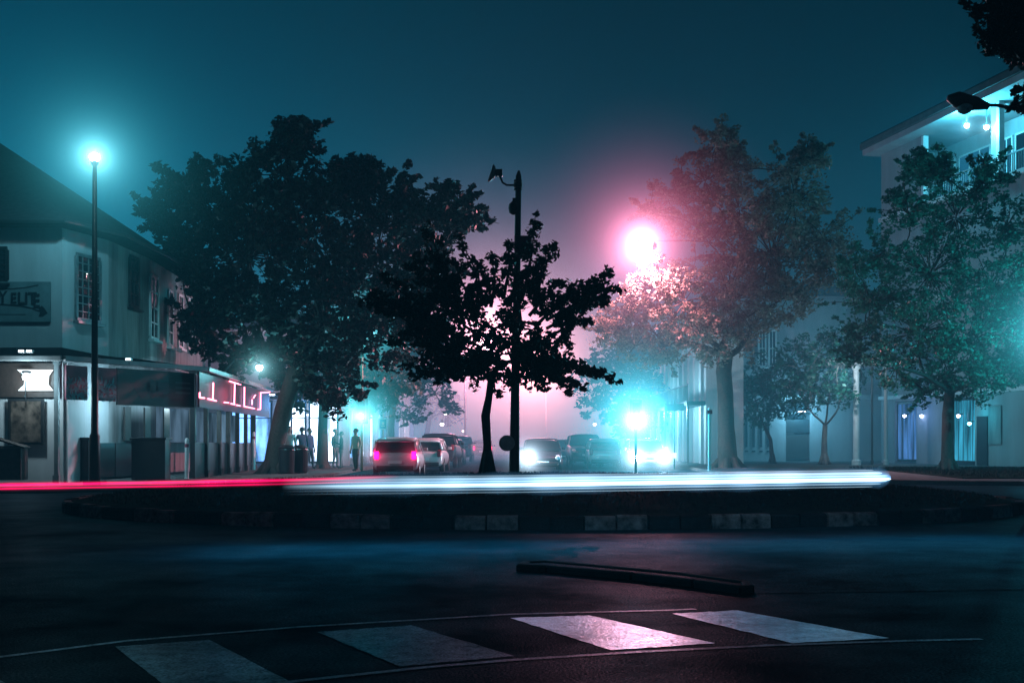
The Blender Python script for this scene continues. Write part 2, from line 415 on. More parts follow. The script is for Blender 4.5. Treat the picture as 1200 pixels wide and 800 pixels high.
def tree(label, trunk, lobes, m, seed, leaf=0.2, depth=0.8, dens=1.0, branches=(), cl_r=0.45, name='tree', bark=None, cl_n=26, group=None, twigs=0.5, clear=0.35, sprays=0):
    """trunk: [(px,py,Y,radius)...] ground to fork; lobes: (px,py,r_px[,Y offset]); branches: leafy limbs to (px,py,Yoff)"""
    rd = random.Random(seed)
    tp = [P(a, b, c) for a, b, c, r in trunk]; tr = [t[3] for t in trunk]
    base = tp[0].copy(); Y0 = trunk[-1][2]
    root = thing(name, label, 'tree', base, group=group)
    wood = MB()
    # flared foot
    pts = [tp[0] + Vector((0, 0, -0.15))] + tp; rr = [tr[0] * 1.5] + [tr[0] * 1.15] + tr[1:]
    wood.tube(pts, rr, 10)
    for k in range(5):
        a = k * 1.26 + rd.random(); q = Vector((math.cos(a), math.sin(a), 0))
        wood.tube([tp[0] + Vector((0, 0, 0.45)) + q * tr[0] * 0.5, tp[0] + q * tr[0] * 1.5 + Vector((0, 0, 0.02)), tp[0] + q * tr[0] * 2.4 + Vector((0, 0, -0.1))], [tr[0] * 0.5, tr[0] * 0.4, tr[0] * 0.12], 6)
    fork = tp[-1]; clumps = []
    def limb(a, b, r0, r1, bend=0.14, n=6):
        d = b - a; off = Vector((rd.uniform(-1, 1), rd.uniform(-1, 1), rd.uniform(-0.3, 1))) * d.length * bend
        ps = []
        for i in range(n + 1):
            t = i / n
            ps.append(a + d * t + off * math.sin(math.pi * t) + Vector((rd.uniform(-1, 1), rd.uniform(-1, 1), rd.uniform(-1, 1))) * d.length * 0.012 * (0 < i < n))
        wood.tube(ps, [r0 + (r1 - r0) * i / n for i in range(n + 1)], 6)
        return ps
    nodes = [(fork, tr[-1] * 0.8)]
    order = []
    for L in lobes:
        px, py, r = L[:3]
        yo = L[3] if len(L) > 3 else rd.uniform(-1, 1) * depth * 2.2
        Y = Y0 + yo
        order.append((P(px, py, Y), r / F * Y))
    order.sort(key=lambda q: (q[0] - fork).length)
    for c, r in order:
        # grow from nearest node that is lower / closer
        best = min(nodes, key=lambda q: (q[0] - c).length + 0.35 * (q[0] - fork).length + (2 if q[0].z > c.z + 1 else 0))
        r0 = max(0.035, best[1] * 0.62)
        ps = limb(best[0], c, r0, max(0.02, r0 * 0.5))
        nodes.append((c, max(0.035, r0 * 0.62))); nodes.append((ps[3], r0 * 0.85))
        nc = max(5, int(r ** 2 * 15.0 * dens / (cl_r / 0.45) ** 1.5))
        for k in range(nc):
            while True:
                v = Vector((rd.uniform(-1, 1), rd.uniform(-1, 1), rd.uniform(-1, 1)))
                if clear < v.length < 1: break
            q = c + Vector((v.x * r, v.y * r * (0.9 + depth * 0.3), v.z * r))
            rr_ = cl_r * rd.uniform(0.55, 1.25)
            clumps.append((q.x, q.y, q.z, rr_, cl_n * rd.uniform(0.5, 1.3)))
            if rd.random() < twigs:
                limb(c + (q - c) * 0.15, q, 0.03, 0.008, 0.1, 4)
    if sprays:
        for c, r in order:
            for k in range(sprays):
                v = Vector((rd.uniform(-1, 1), rd.uniform(-1, 1), rd.uniform(-.5, 1))).normalized()
                if v.length < .5: continue
                q0 = c + v * r * .6; q1 = c + v * (r + rd.uniform(.2, .8))
                ps = limb(q0, q1, .02, .006, .1, 4)
                for t in range(6):
                    z = ps[min(3, int(t * .7))].lerp(ps[4], t / 5); clumps.append((z.x, z.y, z.z, cl_r * rd.uniform(.2, .42), cl_n * .28))
    for B in branches:
        px, py, yo = B[:3]
        tip = P(px, py, Y0 + yo)
        st = B[3] if len(B) > 3 else None
        a = P(st[0], st[1], Y0) if st else min(nodes, key=lambda q: (q[0] - tip).length + 0.3 * (q[0] - fork).length)[0]
        ps = limb(a, tip, 0.04 if Y0 < 30 else .07, 0.008, 0.10, 10)
        ln = (tip - a).length; k = int(ln / (cl_r * 0.42)) + 2
        for i in range(k):
            t = 0.15 + 0.85 * i / (k - 1)
            j = t * 10; q = ps[min(9, int(j))].lerp(ps[min(10, int(j) + 1)], j - int(j))
            rr_ = cl_r * (1.0 - 0.45 * t) * rd.uniform(0.5, 1.3)
            q = q + Vector((rd.uniform(-1, 1), rd.uniform(-1, 1), rd.uniform(-0.7, 1))) * cl_r * (.95 - .5 * t)
            clumps.append((q.x, q.y, q.z, rr_, max(8, cl_n * (1.15 - 0.6 * t))))
    w = wood.build('trunk', bark or M_bark, root, smooth=True)
    w.matrix_parent_inverse = Matrix.Translation(-base)
    lv = leaves_mesh('crown', clumps, leaf, m, root, seed)
    lv.matrix_parent_inverse = Matrix.Translation(-base)
    return root
LM_dark = leafmat('leaves_dark', (0.014, 0.020, 0.014), 0.2)
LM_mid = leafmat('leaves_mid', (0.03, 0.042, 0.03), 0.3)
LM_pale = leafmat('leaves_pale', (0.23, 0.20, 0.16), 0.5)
LM_green = leafmat('leaves_green', (0.022, 0.14, 0.10), 0.4)

tree('large dense dark tree with a leaning trunk beside the verandah corner',
     [(320, 555, 45, .36), (324, 520, 45, .34), (332, 480, 45, .33), (343, 445, 45, .31), (352, 420, 45, .28)],
     [(225, 285, 30), (202, 245, 22), (192, 268, 14), (180, 250, 10), (225, 215, 14), (250, 245, 38), (285, 220, 30), (330, 205, 46), (345, 168, 26), (290, 300, 62), (365, 280, 70), (415, 222, 38), (452, 240, 42),
      (440, 310, 62), (505, 258, 34), (540, 250, 22), (252, 345, 36), (228, 378, 20), (300, 375, 52), (380, 385, 60), (455, 385, 50), (500, 318, 40), (280, 425, 20),
      (392, 445, 42), (342, 425, 30), (215, 318, 18), (240, 402, 18)],
     LM_dark, 11, leaf=0.22, depth=1.0, dens=1.5, cl_r=0.42, cl_n=52, sprays=9, name='broadleaf_tree',
     branches=[(183, 195, 0), (170, 260, .5), (200, 228, 0), (362, 140, 0), (320, 148, .4), (575, 245, 1), (520, 215, 0), (395, 185, 0), (470, 205, 0), (250, 190, .4), (585, 262, .5), (190, 272, 0), (215, 222, .6), (430, 190, .3)])
tree('slender trunked tree of the pavement behind the standing people',
     [(378, 553, 54, .26), (378, 500, 54, .22), (380, 455, 54, .2)],
     [(360, 430, 38), (400, 425, 40), (380, 390, 40), (420, 455, 34), (345, 455, 28), (440, 420, 34), (458, 452, 32), (330, 420, 30)], LM_mid, 12, leaf=0.26, dens=1.2, name='street_tree', clear=0)
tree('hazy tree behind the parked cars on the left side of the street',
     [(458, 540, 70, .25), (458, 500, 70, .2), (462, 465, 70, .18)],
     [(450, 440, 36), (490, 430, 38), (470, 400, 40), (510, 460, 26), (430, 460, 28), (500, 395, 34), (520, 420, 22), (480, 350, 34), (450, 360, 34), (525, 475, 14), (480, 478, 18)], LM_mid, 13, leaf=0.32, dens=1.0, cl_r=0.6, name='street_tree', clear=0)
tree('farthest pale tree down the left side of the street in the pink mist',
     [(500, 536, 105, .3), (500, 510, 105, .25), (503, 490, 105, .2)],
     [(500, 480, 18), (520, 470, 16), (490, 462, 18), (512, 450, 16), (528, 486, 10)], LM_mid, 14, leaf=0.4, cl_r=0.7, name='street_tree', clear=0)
tree('young dense black tree on the island close to the tall camera pole',
     [(571, 555, 24, .10), (571, 520, 24, .085), (569, 487, 24, .095), (573, 465, 24, .075), (576, 440, 24, .07)],
     [(550, 412, 24), (578, 385, 26), (612, 385, 26), (600, 422, 28), (632, 405, 22), (560, 438, 18), (590, 352, 16), (525, 415, 18), (625, 438, 18), (650, 430, 14), (575, 410, 26)],
     LM_dark, 21, leaf=0.115, depth=0.5, dens=1.7, cl_r=0.19, cl_n=25, name='young_tree', clear=0.0,
     branches=[(497, 262, 0, (545, 380)), (478, 310, 0, (540, 380)), (436, 340, .2, (530, 400)), (448, 322, 0, (520, 390)), (455, 352, 0, (530, 390)), (462, 392, .3, (540, 420)), (470, 432, 0, (550, 430)), (478, 442, -.2, (560, 440)),
               (540, 278, 0, (560, 370)), (574, 296, 0, (575, 360)), (596, 285, 0, (590, 350)), (628, 250, 0, (612, 350)), (650, 285, 0, (625, 355)), (720, 312, .2, (640, 375)), (700, 325, -.2, (640, 370)), (716, 350, 0, (640, 385)),
               (694, 378, .1, (640, 395)), (722, 447, 0, (630, 425)), (705, 440, .3, (630, 420)), (690, 458, .2, (620, 430)), (674, 462, 0, (610, 430)), (520, 330, 0, (560, 380)), (560, 310, 0, (570, 360)), (512, 452, .2, (560, 430)),
               (660, 330, 0, (620, 370)), (680, 345, .3, (630, 380)), (430, 348, -.3, (500, 375)), (486, 300, .3, (540, 370)), (600, 455, 0, (595, 430)), (640, 458, 0, (610, 430)), (580, 462, 0, (578, 440)), (640, 300, 0, (620, 350)),
               (505, 290, -.2, (545, 370)), (470, 365, -.2, (530, 385)), (420, 352, .1, (520, 400)), (455, 405, -.1, (540, 425)), (488, 385, .3, (560, 415)), (500, 340, .1, (560, 395)), (668, 400, .3, (610, 410)), (660, 425, -.3, (600, 425)), (610, 320, .2, (600, 380)), (530, 305, -.2, (560, 380)), (725, 338, -.3, (650, 372)), (488, 420, -.3, (560, 435))])
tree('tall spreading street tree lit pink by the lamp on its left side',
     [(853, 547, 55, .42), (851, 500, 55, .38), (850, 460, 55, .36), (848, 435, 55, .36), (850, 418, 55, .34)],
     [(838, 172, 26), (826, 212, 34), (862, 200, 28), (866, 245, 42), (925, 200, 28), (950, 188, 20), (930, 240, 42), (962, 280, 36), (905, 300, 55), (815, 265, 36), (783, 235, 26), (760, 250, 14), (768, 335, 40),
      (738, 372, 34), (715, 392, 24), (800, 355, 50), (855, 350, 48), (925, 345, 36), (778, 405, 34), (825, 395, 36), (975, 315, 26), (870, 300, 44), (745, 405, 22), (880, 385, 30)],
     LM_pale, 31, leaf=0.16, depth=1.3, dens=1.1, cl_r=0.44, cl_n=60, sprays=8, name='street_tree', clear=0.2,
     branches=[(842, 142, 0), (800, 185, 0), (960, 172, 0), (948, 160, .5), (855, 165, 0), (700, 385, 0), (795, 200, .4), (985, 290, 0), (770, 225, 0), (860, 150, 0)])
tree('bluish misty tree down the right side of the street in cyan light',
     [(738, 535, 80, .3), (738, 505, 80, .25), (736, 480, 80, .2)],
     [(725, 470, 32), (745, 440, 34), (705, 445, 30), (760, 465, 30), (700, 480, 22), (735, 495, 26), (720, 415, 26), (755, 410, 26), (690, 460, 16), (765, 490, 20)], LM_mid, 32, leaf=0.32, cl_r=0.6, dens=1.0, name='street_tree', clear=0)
tree('small round green tree with a short trunk in front of the slotted wall',
     [(905, 541, 66, .12), (903, 515, 66, .1), (896, 500, 66, .09)],
     [(893, 465, 28), (912, 470, 24), (875, 470, 20), (900, 440, 28), (880, 445, 22), (915, 445, 22), (868, 455, 16), (890, 485, 20)], LM_green, 33, leaf=0.2, dens=1.1, name='small_tree', clear=0.0)
tree('small green tree with pale forked stems before the pink grey wall',
     [(966, 541, 63, .16), (966, 515, 63, .14), (967, 498, 63, .12)],
     [(950, 455, 28), (972, 450, 28), (935, 430, 28), (960, 415, 30), (985, 425, 24), (940, 465, 22), (985, 465, 20), (925, 455, 22), (975, 395, 22), (930, 410, 20), (1000, 440, 20)], LM_green, 34, leaf=0.2, dens=1.1, name='small_tree', clear=0.0, bark=mat('pale_bark', (0.22, 0.2, 0.18), 0.8, var=0.3))
tree('wide feathery street tree on the verge before the tall right building',
     [(1111, 550, 50, .26), (1110, 520, 50, .23), (1111, 485, 50, .24), (1113, 460, 50, .2)],
     [(1100, 205, 24), (1152, 215, 26), (1065, 250, 28), (1120, 255, 44), (1180, 265, 34), (1030, 300, 30), (1090, 320, 52), (1160, 335, 48), (1020, 355, 36), (1078, 390, 48), (1145, 395, 44), (1192, 370, 34),
      (1050, 430, 32), (1112, 440, 34), (1178, 430, 32), (1003, 318, 18), (1010, 395, 26), (1200, 300, 30), (1000, 415, 18), (1072, 205, 16), (1150, 450, 28), (1205, 430, 30), (1085, 460, 20)],
     LM_green, 41, leaf=0.15, depth=1.0, dens=1.1, cl_r=0.42, cl_n=60, sprays=8, name='street_tree', clear=0.1,
     branches=[(1098, 172, 0), (1155, 182, 0), (1112, 180, .4), (1065, 190, 0), (1190, 210, 0), (985, 330, 0), (1040, 225, 0), (990, 390, .3), (1075, 175, .3)])
tree('near black tree reaching its leafy branches into the top right corner',
     [(1400, 760, 15, .3), (1395, 600, 15, .26), (1380, 300, 15, .22), (1330, 120, 15, .16)],
     [(1178, 22, 20, 0), (1165, 45, 14, .1), (1195, 55, 20, .1), (1200, 5, 28, .2), (1250, 30, 50, 0), (1182, -10, 25, .1), (1280, 110, 40, .3), (1225, 85, 18, .2)],
     LM_dark, 42, leaf=0.075, depth=0.1, dens=11, cl_r=0.11, cl_n=22, name='overhanging_tree', clear=0, twigs=0.15,
     branches=[(1128, 5, 0, (1180, 15)), (1140, 18, 0, (1180, 25)), (1142, 35, 0, (1185, 40)), (1155, 62, 0, (1190, 50)), (1176, 68, 0, (1195, 55)), (1186, 112, .1, (1240, 90)), (1178, 128, .1, (1240, 110)), (1196, 135, .1, (1240, 110))])

# ------------------------------------------------------------------ left corner building
pubw = [(-34, 36.0), (-13.55, 36.0), (-12.9, 38.2), (-12.75, 42.0), (-13.35, 52.0)]
root = thing('corner_building', 'white two storey corner building with a dark hipped roof and a wrapping verandah', 'building', (-16, 42, 0))
INV = Matrix.Translation((16, -42, 0))
def part(mb, name, m, parent=root, inv=INV, **k):
    o = mb.build(name, m, parent, **k)
    o.matrix_parent_inverse = inv
    return o
mb = MB()
for i in range(len(pubw) - 1):
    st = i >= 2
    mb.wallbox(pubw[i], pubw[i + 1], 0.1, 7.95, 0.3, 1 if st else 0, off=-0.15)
mb.wallbox(pubw[-1], (-30, 52), 0.1, 7.95, 0.3, 0, off=-0.15)
mb.wallbox((-18, 52.01), (-18, 36.3), 0.1, 4, 0.3, 0, off=-0.15)
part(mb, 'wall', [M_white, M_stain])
mb = MB()
ap = P(-60, 128, 47); ee = [(-34, 35.5), (-13.3, 35.4), (-12.3, 38.0), (-12.15, 42.0), (-12.7, 52.6), (-34, 52.6)]
vs = [(x, y, 7.95) for x, y in ee] + [tuple(ap), (-34, 46, ap.z)] + [(x, y, 7.75) for x, y in ee]
mb.add(vs, [(0, 1, 6, 7), (1, 2, 6), (2, 3, 6), (3, 4, 6), (4, 5, 7, 6), (0, 8, 9, 1), (1, 9, 10, 2), (2, 10, 11, 3), (3, 11, 12, 4), (4, 12, 13, 5), (8, 13, 12, 11, 10, 9)])
part(mb, 'roof', M_roof)
mb = MB()
mb.tube([(x + .08, y - .08, 7.85) for x, y in ee[:5]], 0.07, 8)
mb.tube([(-13.2, 52.1, 7.7), (-13.2, 52.1, 3.9)], 0.06, 8)
part(mb, 'gutter', M_dark)
def window(a, b, z0, z1, parent, inv, frame=M_trim, pane=M_glass, off=0.03, nx=2, nz=4, sill=True, bar=0.05):
    f = MB(); a = Vector((a[0], a[1])); b = Vector((b[0], b[1])); d = (b - a); L = d.length
    for z in (z0, z1): f.wallbox(a, b, z - 0.05, z + 0.05, 0.09, off=off)
    for t in (0, 1):
        c = a + d * t; e = d.normalized() * 0.05
        f.wallbox(c - e, c + e, z0 + 0.052, z1 - 0.052, 0.09, off=off)
    for i in range(1, nx):
        c = a + d * (i / nx); e = d.normalized() * bar / 2
        f.wallbox(c - e, c + e, z0 + 0.052, z1 - 0.052, 0.05, off=off + 0.004)
    for i in range(1, nz):
        z = z0 + (z1 - z0) * i / nz
        f.wallbox(a + d.normalized() * .052, b - d.normalized() * .052, z - bar / 2, z + bar / 2, 0.04, off=off + 0.006)
    if sill: f.wallbox(a - d.normalized() * 0.1, b + d.normalized() * 0.1, z0 - 0.14, z0 - 0.06, 0.22, off=off + 0.05)
    fo = f.build('window', frame, parent); fo.matrix_parent_inverse = inv
    p = MB(); p.wallbox(a, b, z0, z1, 0.02, off=off - 0.01)
    po = p.build('pane', pane, fo)
    return fo
def pxat(px, seg):
    """plan point where the sight line of column px meets the plan line seg"""
    (x0, y0), (x1, y1) = seg; k = (px - CX) / F
    t = (k * y0 - x0) / ((x1 - x0) - k * (y1 - y0))
    return (x0 + (x1 - x0) * t, y0 + (y1 - y0) * t)
def zat(py, Y): return CH + (HY - py) / F * Y
s0 = (pubw[0], pubw[1]); s1 = (pubw[1], pubw[2]); s2 = (pubw[2], pubw[3]); s3 = (pubw[3], pubw[4])
window(pxat(-25, s0), pxat(9, s0), zat(330, 36), zat(291, 36), root, INV, M_dark, nx=3, nz=6, bar=.03)
window(pxat(88.5, s1), pxat(116, s1), zat(375, 37), zat(300, 37), root, INV, M_grey, nx=4, nz=8, bar=.03)
window(pxat(151, s2), pxat(161, s2), zat(362, 41), zat(305, 41), root, INV, M_dark, nx=2, nz=4)
for a, b, y0, y1 in ((175, 184, 395, 322), (196, 201, 404, 340), (208, 213, 406, 345), (219, 224, 408, 350)):
    pa = pxat(a, s3); window(pa, pxat(b, s3), zat(y0, pa[1]), zat(y1, pa[1]), root, INV, M_trim, nx=2, nz=4)
# verandah
ve = [(-34, 33.4), (-12.75, 33.9), (-10.0, 39.0), (-11.0, 54.6)]
vi = [(-34, 35.99), (-13.55, 35.99), (-12.6, 42.0), (-13.2, 54.6)]
mb = MB()
for i in range(3):
    a, b, c, d = ve[i], ve[i + 1], vi[i + 1], vi[i]
    z0, z1 = 3.72, 4.15
    mb.add([(a[0], a[1], z0), (b[0], b[1], z0), (c[0], c[1], z1), (d[0], d[1], z1), (a[0], a[1], z0 - .06), (b[0], b[1], z0 - .06), (c[0], c[1], z1 - .06), (d[0], d[1], z1 - .06)],
           [(0, 1, 2, 3), (7, 6, 5, 4), (0, 4, 5, 1), (2, 6, 7, 3)])
part(mb, 'verandah_roof', M_roof)
mb = MB()
for i in range(3): mb.wallbox(ve[i], ve[i + 1], 3.60, 3.755, 0.12, off=0.065)
part(mb, 'verandah_gutter', mat('pale_gutter', (0.35, 0.36, 0.36), 0.5, var=0.2), bevel=0.02)
mb = MB()
vs1 = (ve[1], ve[2]); vs2 = (ve[2], ve[3])
ins = lambda p, k=0.25: (p[0] - k, p[1] + k)
def post(p, w=0.14, z0=0.12, z1=3.66, m=M_dark, nm='post', lab=None):
    q = MB(); q.box((p[0], p[1], (z0 + z1) / 2), (w, w, z1 - z0)); q.box((p[0], p[1], z0 + .12), (w * 1.5, w * 1.5, .24)); q.box((p[0], p[1], z1 - .08), (w * 1.4, w * 1.4, .1))
    return part(q, nm, m)
post(ins(pxat(233, vs1)), 0.16)
for px in (248, 263, 273.5, 284, 293.5, 303):
    post(ins(pxat(px, vs2)), 0.14, m=M_wood)
post(ins(pxat(73, (ve[0], ve[1]))), 0.12, m=mat('teal_grey_paint', (.2, .24, .25), .5))
# boards under the verandah edge
def board(seg, pa, pb, z0, z1, m, name, off=-0.08, t=0.06):
    q = MB(); a, b = pxat(pa, seg), pxat(pb, seg); q.wallbox(a, b, z0, z1, t, off=off); return part(q, name, m)
board(vs1, 79, 104, 2.52, 3.5, M_maroon, 'fascia_board'); board(vs1, 111, 138, 2.52, 3.5, M_maroon, 'fascia_board')
board(vs1, 139, 229, 2.42, 3.52, M_green, 'fascia_board')
# leafy pattern of the maroon boards and emblem of the green one
rd = random.Random(3)
def onseg(seg, px, off):
    a, b = Vector(seg[0]), Vector(seg[1]); d = (b - a).normalized(); n = Vector((d.y, -d.x)); p = Vector(pxat(px, seg)) + n * off
    return p, d, n
mb = MB()
for k in range(150):
    px = rd.choice([rd.uniform(80, 103), rd.uniform(112, 137)]); p, d, n = onseg(vs1, px, -0.045)
    z = 2.56 + rd.random() ** 1.6 * 0.6; a = rd.uniform(0, 3.14); l = rd.uniform(.05, .14)
    u = Vector((d.x * math.cos(a), d.y * math.cos(a), math.sin(a))); v = Vector((-d.x * math.sin(a), -d.y * math.sin(a), math.cos(a)))
    c = Vector((p.x, p.y, z))
    mb.add([c - u * l, c + v * l * .3, c + u * l, c - v * l * .3], [(0, 1, 2, 3)])
part(mb, 'leaf_print', mat('leaf_print', (0.16, 0.3, 0.34), .5, var=.5))
mb = MB()
for cx_, w_, col_i in ((168, .34, 0), (180, .26, 0), (192, .3, 0)):
    p, d, n = onseg(vs1, cx_, -0.044)
    pts = [Vector((p.x, p.y, 2.98)) + Vector((d.x * w_ * math.cos(t) , d.y * w_ * math.cos(t), .26 * math.sin(t) * (1 + .3 * math.sin(3 * t)))) for t in [i * 6.2832 / 18 for i in range(18)]]
    mb.add(pts, [tuple(range(18))])
part(mb, 'painted_emblem', mat('emblem_red', (0.05, 0.018, 0.02), .5))
mb = MB()
for r_ in range(3):
    mb = MB()
    for k in range(9):
        p, d, n = onseg(vs1, 208 + k * 1.9, -0.044); e = d * .045
        mb.wallbox(p - e, p + e, 3.16 - r_ * .16, 3.16 - r_ * .16 + .06, .004)
    part(mb, 'small_lettering', mat('faded_letter', (.05, .14, .13), .5))
# neon board on the street side
board(vs2, 235.5, 317, 2.42, 3.55, mat('neon_backing', (.05, .012, .018), .5), 'neon_board')
nb = thing('neon_sign', 'broken pink red neon letter strokes on the street side of the verandah', 'neon sign', (-10.6, 47, 2.5))
def neonpt(cx_, cy_):
    px, py = 220 + cx_ * .1125, 420 + cy_ * .1125
    p, d, n = onseg(vs2, px, 0.02); return Vector((p.x, p.y, zat(py, p.y)))
strokes = [[(118, 352), (118, 405), (165, 410)], [(260, 250), (255, 435)], [(205, 418), (290, 440)], [(375, 455), (420, 460)], [(430, 235), (545, 270)], [(485, 262), (478, 475)],
           [(445, 468), (485, 478)], [(505, 484), (540, 492)], [(585, 295), (583, 498), (690, 520)], [(665, 425), (665, 480)], [(700, 380), (680, 410)], [(850, 350), (755, 355), (752, 528), (725, 528)]]
M_neon = emat('neon_pink', (1.0, .22, .36), 6.0)
for k, s_ in enumerate(strokes):
    q = MB(); q.tube([neonpt(*p) for p in s_], 0.026, 6)
    o = q.build('neon_tube', M_neon, nb); o.matrix_parent_inverse = Matrix.Translation((10.6, -47, -2.5))
lamp('neon_glow', neonpt(480, 380) + Vector((.5, -.5, 0)), 16, (1, .12, .25), .3)
# low dark front under the verandah on the street side, glazing behind
mb = MB(); mb.wallbox(pxat(238, vs2), pxat(302, vs2), .14, 1.28, .08, off=-.3)
part(mb, 'low_front', M_black)
mb = MB(); mb.wallbox((-11.95, 40.2), (-12.5, 54.3), 1.3, 2.5, .05)
part(mb, 'screen_glazing', emat('lit_screen', (.22, .40, .6), .5, tex=(.8, .8, .3)))
mb = MB(); a, b = pxat(112, (pubw[1], pubw[2])), (-12.75, 41.9)
mb.wallbox((-13.5, 35.9), (-12.85, 38.2), .2, 1.28, .1, off=.12); mb.wallbox((-12.83, 38.2), (-12.68, 42), .2, 1.28, .1, off=.12)
part(mb, 'dado', M_black)
# pictures / dark narrow windows between lit plaster piers
for px, w_ in ((141.5, 3.6), (165, 3.4), (187.5, 3.2), (218, 2.6)):
    sg = s2 if px < 200 else s3
    sg = ((-12.9, 38.2), (-12.75, 42.0)) if px < 175 else ((-12.75, 42.0), (-13.35, 52.0))
    q = MB(); pa, pb = pxat(px - w_, ((-13.6, 36.2), (-12.2, 40.5))), pxat(px + w_, ((-13.6, 36.2), (-12.2, 40.5)))
    q.wallbox(pa, pb, 1.35, 2.45, .06, off=.25)
    part(q, 'narrow_shutter', M_wood)
# shop wall left of the verandah with lightbox
lw = ((-34, 34.6), (-12.9, 34.6))
mb = MB(); mb.wallbox((-34, 34.6), (-13.0, 34.6), .1, 3.6, .2, off=-.1); mb.wallbox((-13.0, 34.7), (-13.0, 36), .1, 3.6, .2)
part(mb, 'shop_wall', M_bright)
mb = MB(); mb.wallbox(pxat(-60, lw), pxat(70, lw), 2.6, 3.58, .1, off=.06)
part(mb, 'sign_band', M_wood)
lb = thing('light_box_sign', 'glaring white light box sign with notched ends over the poster', 'sign', P(38, 447, 34.4))
LI = Matrix.Translation(-P(38, 447, 34.4))
def facing(mb, pts, Y, t=0.03, mi=0):
    n = len(pts); a = [P(x, y, Y) for x, y in pts]; b = [P(x, y, Y) + Vector((0, t, 0)) for x, y in pts]
    mb.add(a + b, [tuple(range(n)), tuple(range(n, 2 * n))[::-1]] + [(i, i + n, (i + 1) % n + n, (i + 1) % n) for i in range(n)], mi)
mb = MB(); facing(mb, [(20, 433), (62, 433), (57, 440), (56, 450), (62, 457.5), (21, 457.5), (28, 451), (29, 440)], 34.38)
o = mb.build('lit_face', emat('sign_white', (.75, .93, 1.0), 3.2), lb); o.matrix_parent_inverse = LI
mb = MB(); mb.tube([P(30, 446, 34.25), P(30, 470, 34.25)], .02); mb.lathe(P(31, 436, 34.2), [(.02, .05), (.12, .04), (.14, -.02), (.05, -.05)], 14)
o = mb.build('bracket_lamp', M_dark, lb); o.matrix_parent_inverse = LI
mb = MB(); mb.lathe(P(30.5, 442, 34.15), [(.03, -.1), (.09, -.05), (.1, .03), (.04, .08)], 12)
o = mb.build('bulb', emat('bulb_white', (.8, .95, 1), 30), lb); o.matrix_parent_inverse = LI
lamp('wall_lamp_light', P(30, 444, 33.6), 95, (.55, .85, 1.0), .12)
ps = thing('framed_poster', 'dark framed poster with swirling brown picture on the white shop wall', 'poster', P(30, 518, 34.4))
PI_ = Matrix.Translation(-P(30, 518, 34.4))
mb = MB(); facing(mb, [(9, 467), (51, 467), (51, 521), (9, 521)], 34.42, .05); o = mb.build('frame', M_dark, ps); o.matrix_parent_inverse = PI_
mb = MB(); facing(mb, [(12.5, 470), (47.5, 470), (47.5, 518), (12.5, 518)], 34.40, .015)
mp_ = mat('poster_print', (.10, .075, .06), .4, var=1.0, scale=4.5); o = mb.build('print', mp_, ps); o.matrix_parent_inverse = PI_
for x_, y_, Y_, n_ in ((26, 411.5, 33.2, 2), (151, 421, 35.2, 1)):
    fx = thing('flood_light', 'twin bright flood lights on the gutter above the light box' if n_ == 2 else 'single small bright flood light on the verandah gutter', 'light', P(x_, y_, Y_))
    for k in range(n_):
        c = Vector((k * .22, 0, 0)); q = MB(); q.box(c, (.17, .14, .08)); q.box(c + Vector((0, .03, -.09)), (.03, .03, .12)); q.build('housing', M_grey, fx, bevel=.01)
        q = MB(); q.box(c + Vector((0, -.075, -.0)), (.15, .012, .06)); q.build('lens', emat('flood_white', (.7, .9, 1), 4), fx)
# dark stand and steps at the far left
st_ = thing('menu_stand', 'low dark stand with sloping top at the left shop wall', 'stand', P(10, 562, 33.6))
q = MB(); c = Vector((0, 0, 0)); q.box((0, 0, .45), (.9, .5, .9)); q.box((.1, -.1, 1.05), (1.0, .5, .05), tilt=Matrix.Rotation(.3, 3, 'Y')); q.box((-.1, 0, .93), (1, .55, .05)); q.build('body', M_wood, st_, bevel=.01)
# planter boxes
for k, (px, w_, lab) in enumerate(((177, 1.05, 'tall square black planter box between the verandah posts'), (94, .7, 'narrow black planter box beside the tall lamp post'))):
    base = P(px, 559, 36.0 if k else 37.2); base.z = .14
    t_ = thing('planter_box', lab, 'planter', base)
    q = MB(); q.box((0, 0, .62), (w_, .6, 1.24)); q.build('body', M_black, t_, bevel=.02)
    q = MB(); q.box((0, 0, 1.27), (w_ + .08, .68, .07)); q.build('rim', M_dark, t_, bevel=.01)
# interior light of the verandah
for p_ in ((-12.0, 37.2, 2.6), (-11.6, 40.8, 2.6)):
    lamp('verandah_light', p_, 150, (.42, .80, 1.0), .15)
lamp('verandah_light', (-11.6, 47, 2.9), 30, (.5, .75, 1.0), .15)
lamp('alley_light', (-11.9, 56.2, 6.6), 260, (.85, .55, .72), .2)

# hanging sign board with lettering on the upper wall
sb = thing('wall_sign', 'dark weathered wall sign board lettered Y ELITE with a sweeping arrow', 'sign', P(20, 376, 35.9))
SI = Matrix.Translation(-P(20, 376, 35.9))
mb = MB(); facing(mb, [(-75, 330), (59, 330), (59, 377), (-75, 377)], 35.92, .06)
o = mb.build('board', mat('sign_board_grey', (.13, .19, .2), .6, var=.25), sb); o.matrix_parent_inverse = SI
M_let = mat('sign_lettering', (.012, .02, .025), .6)
mb = MB()
def ribbon(pts, w, Y):
    for i in range(len(pts) - 1):
        (x0, y0), (x1, y1) = pts[i], pts[i + 1]; d = Vector((x1 - x0, y1 - y0)); n = Vector((-d.y, d.x)).normalized() * w / 2
        mb.add([P(x0 + n.x, y0 + n.y, Y), P(x1 + n.x, y1 + n.y, Y), P(x1 - n.x, y1 - n.y, Y), P(x0 - n.x, y0 - n.y, Y)], [(0, 1, 2, 3)])
ribbon([(-75, 340), (-20, 338), (0, 338.3), (15, 338.5), (30, 337), (45, 334)], 1.4, 35.915)
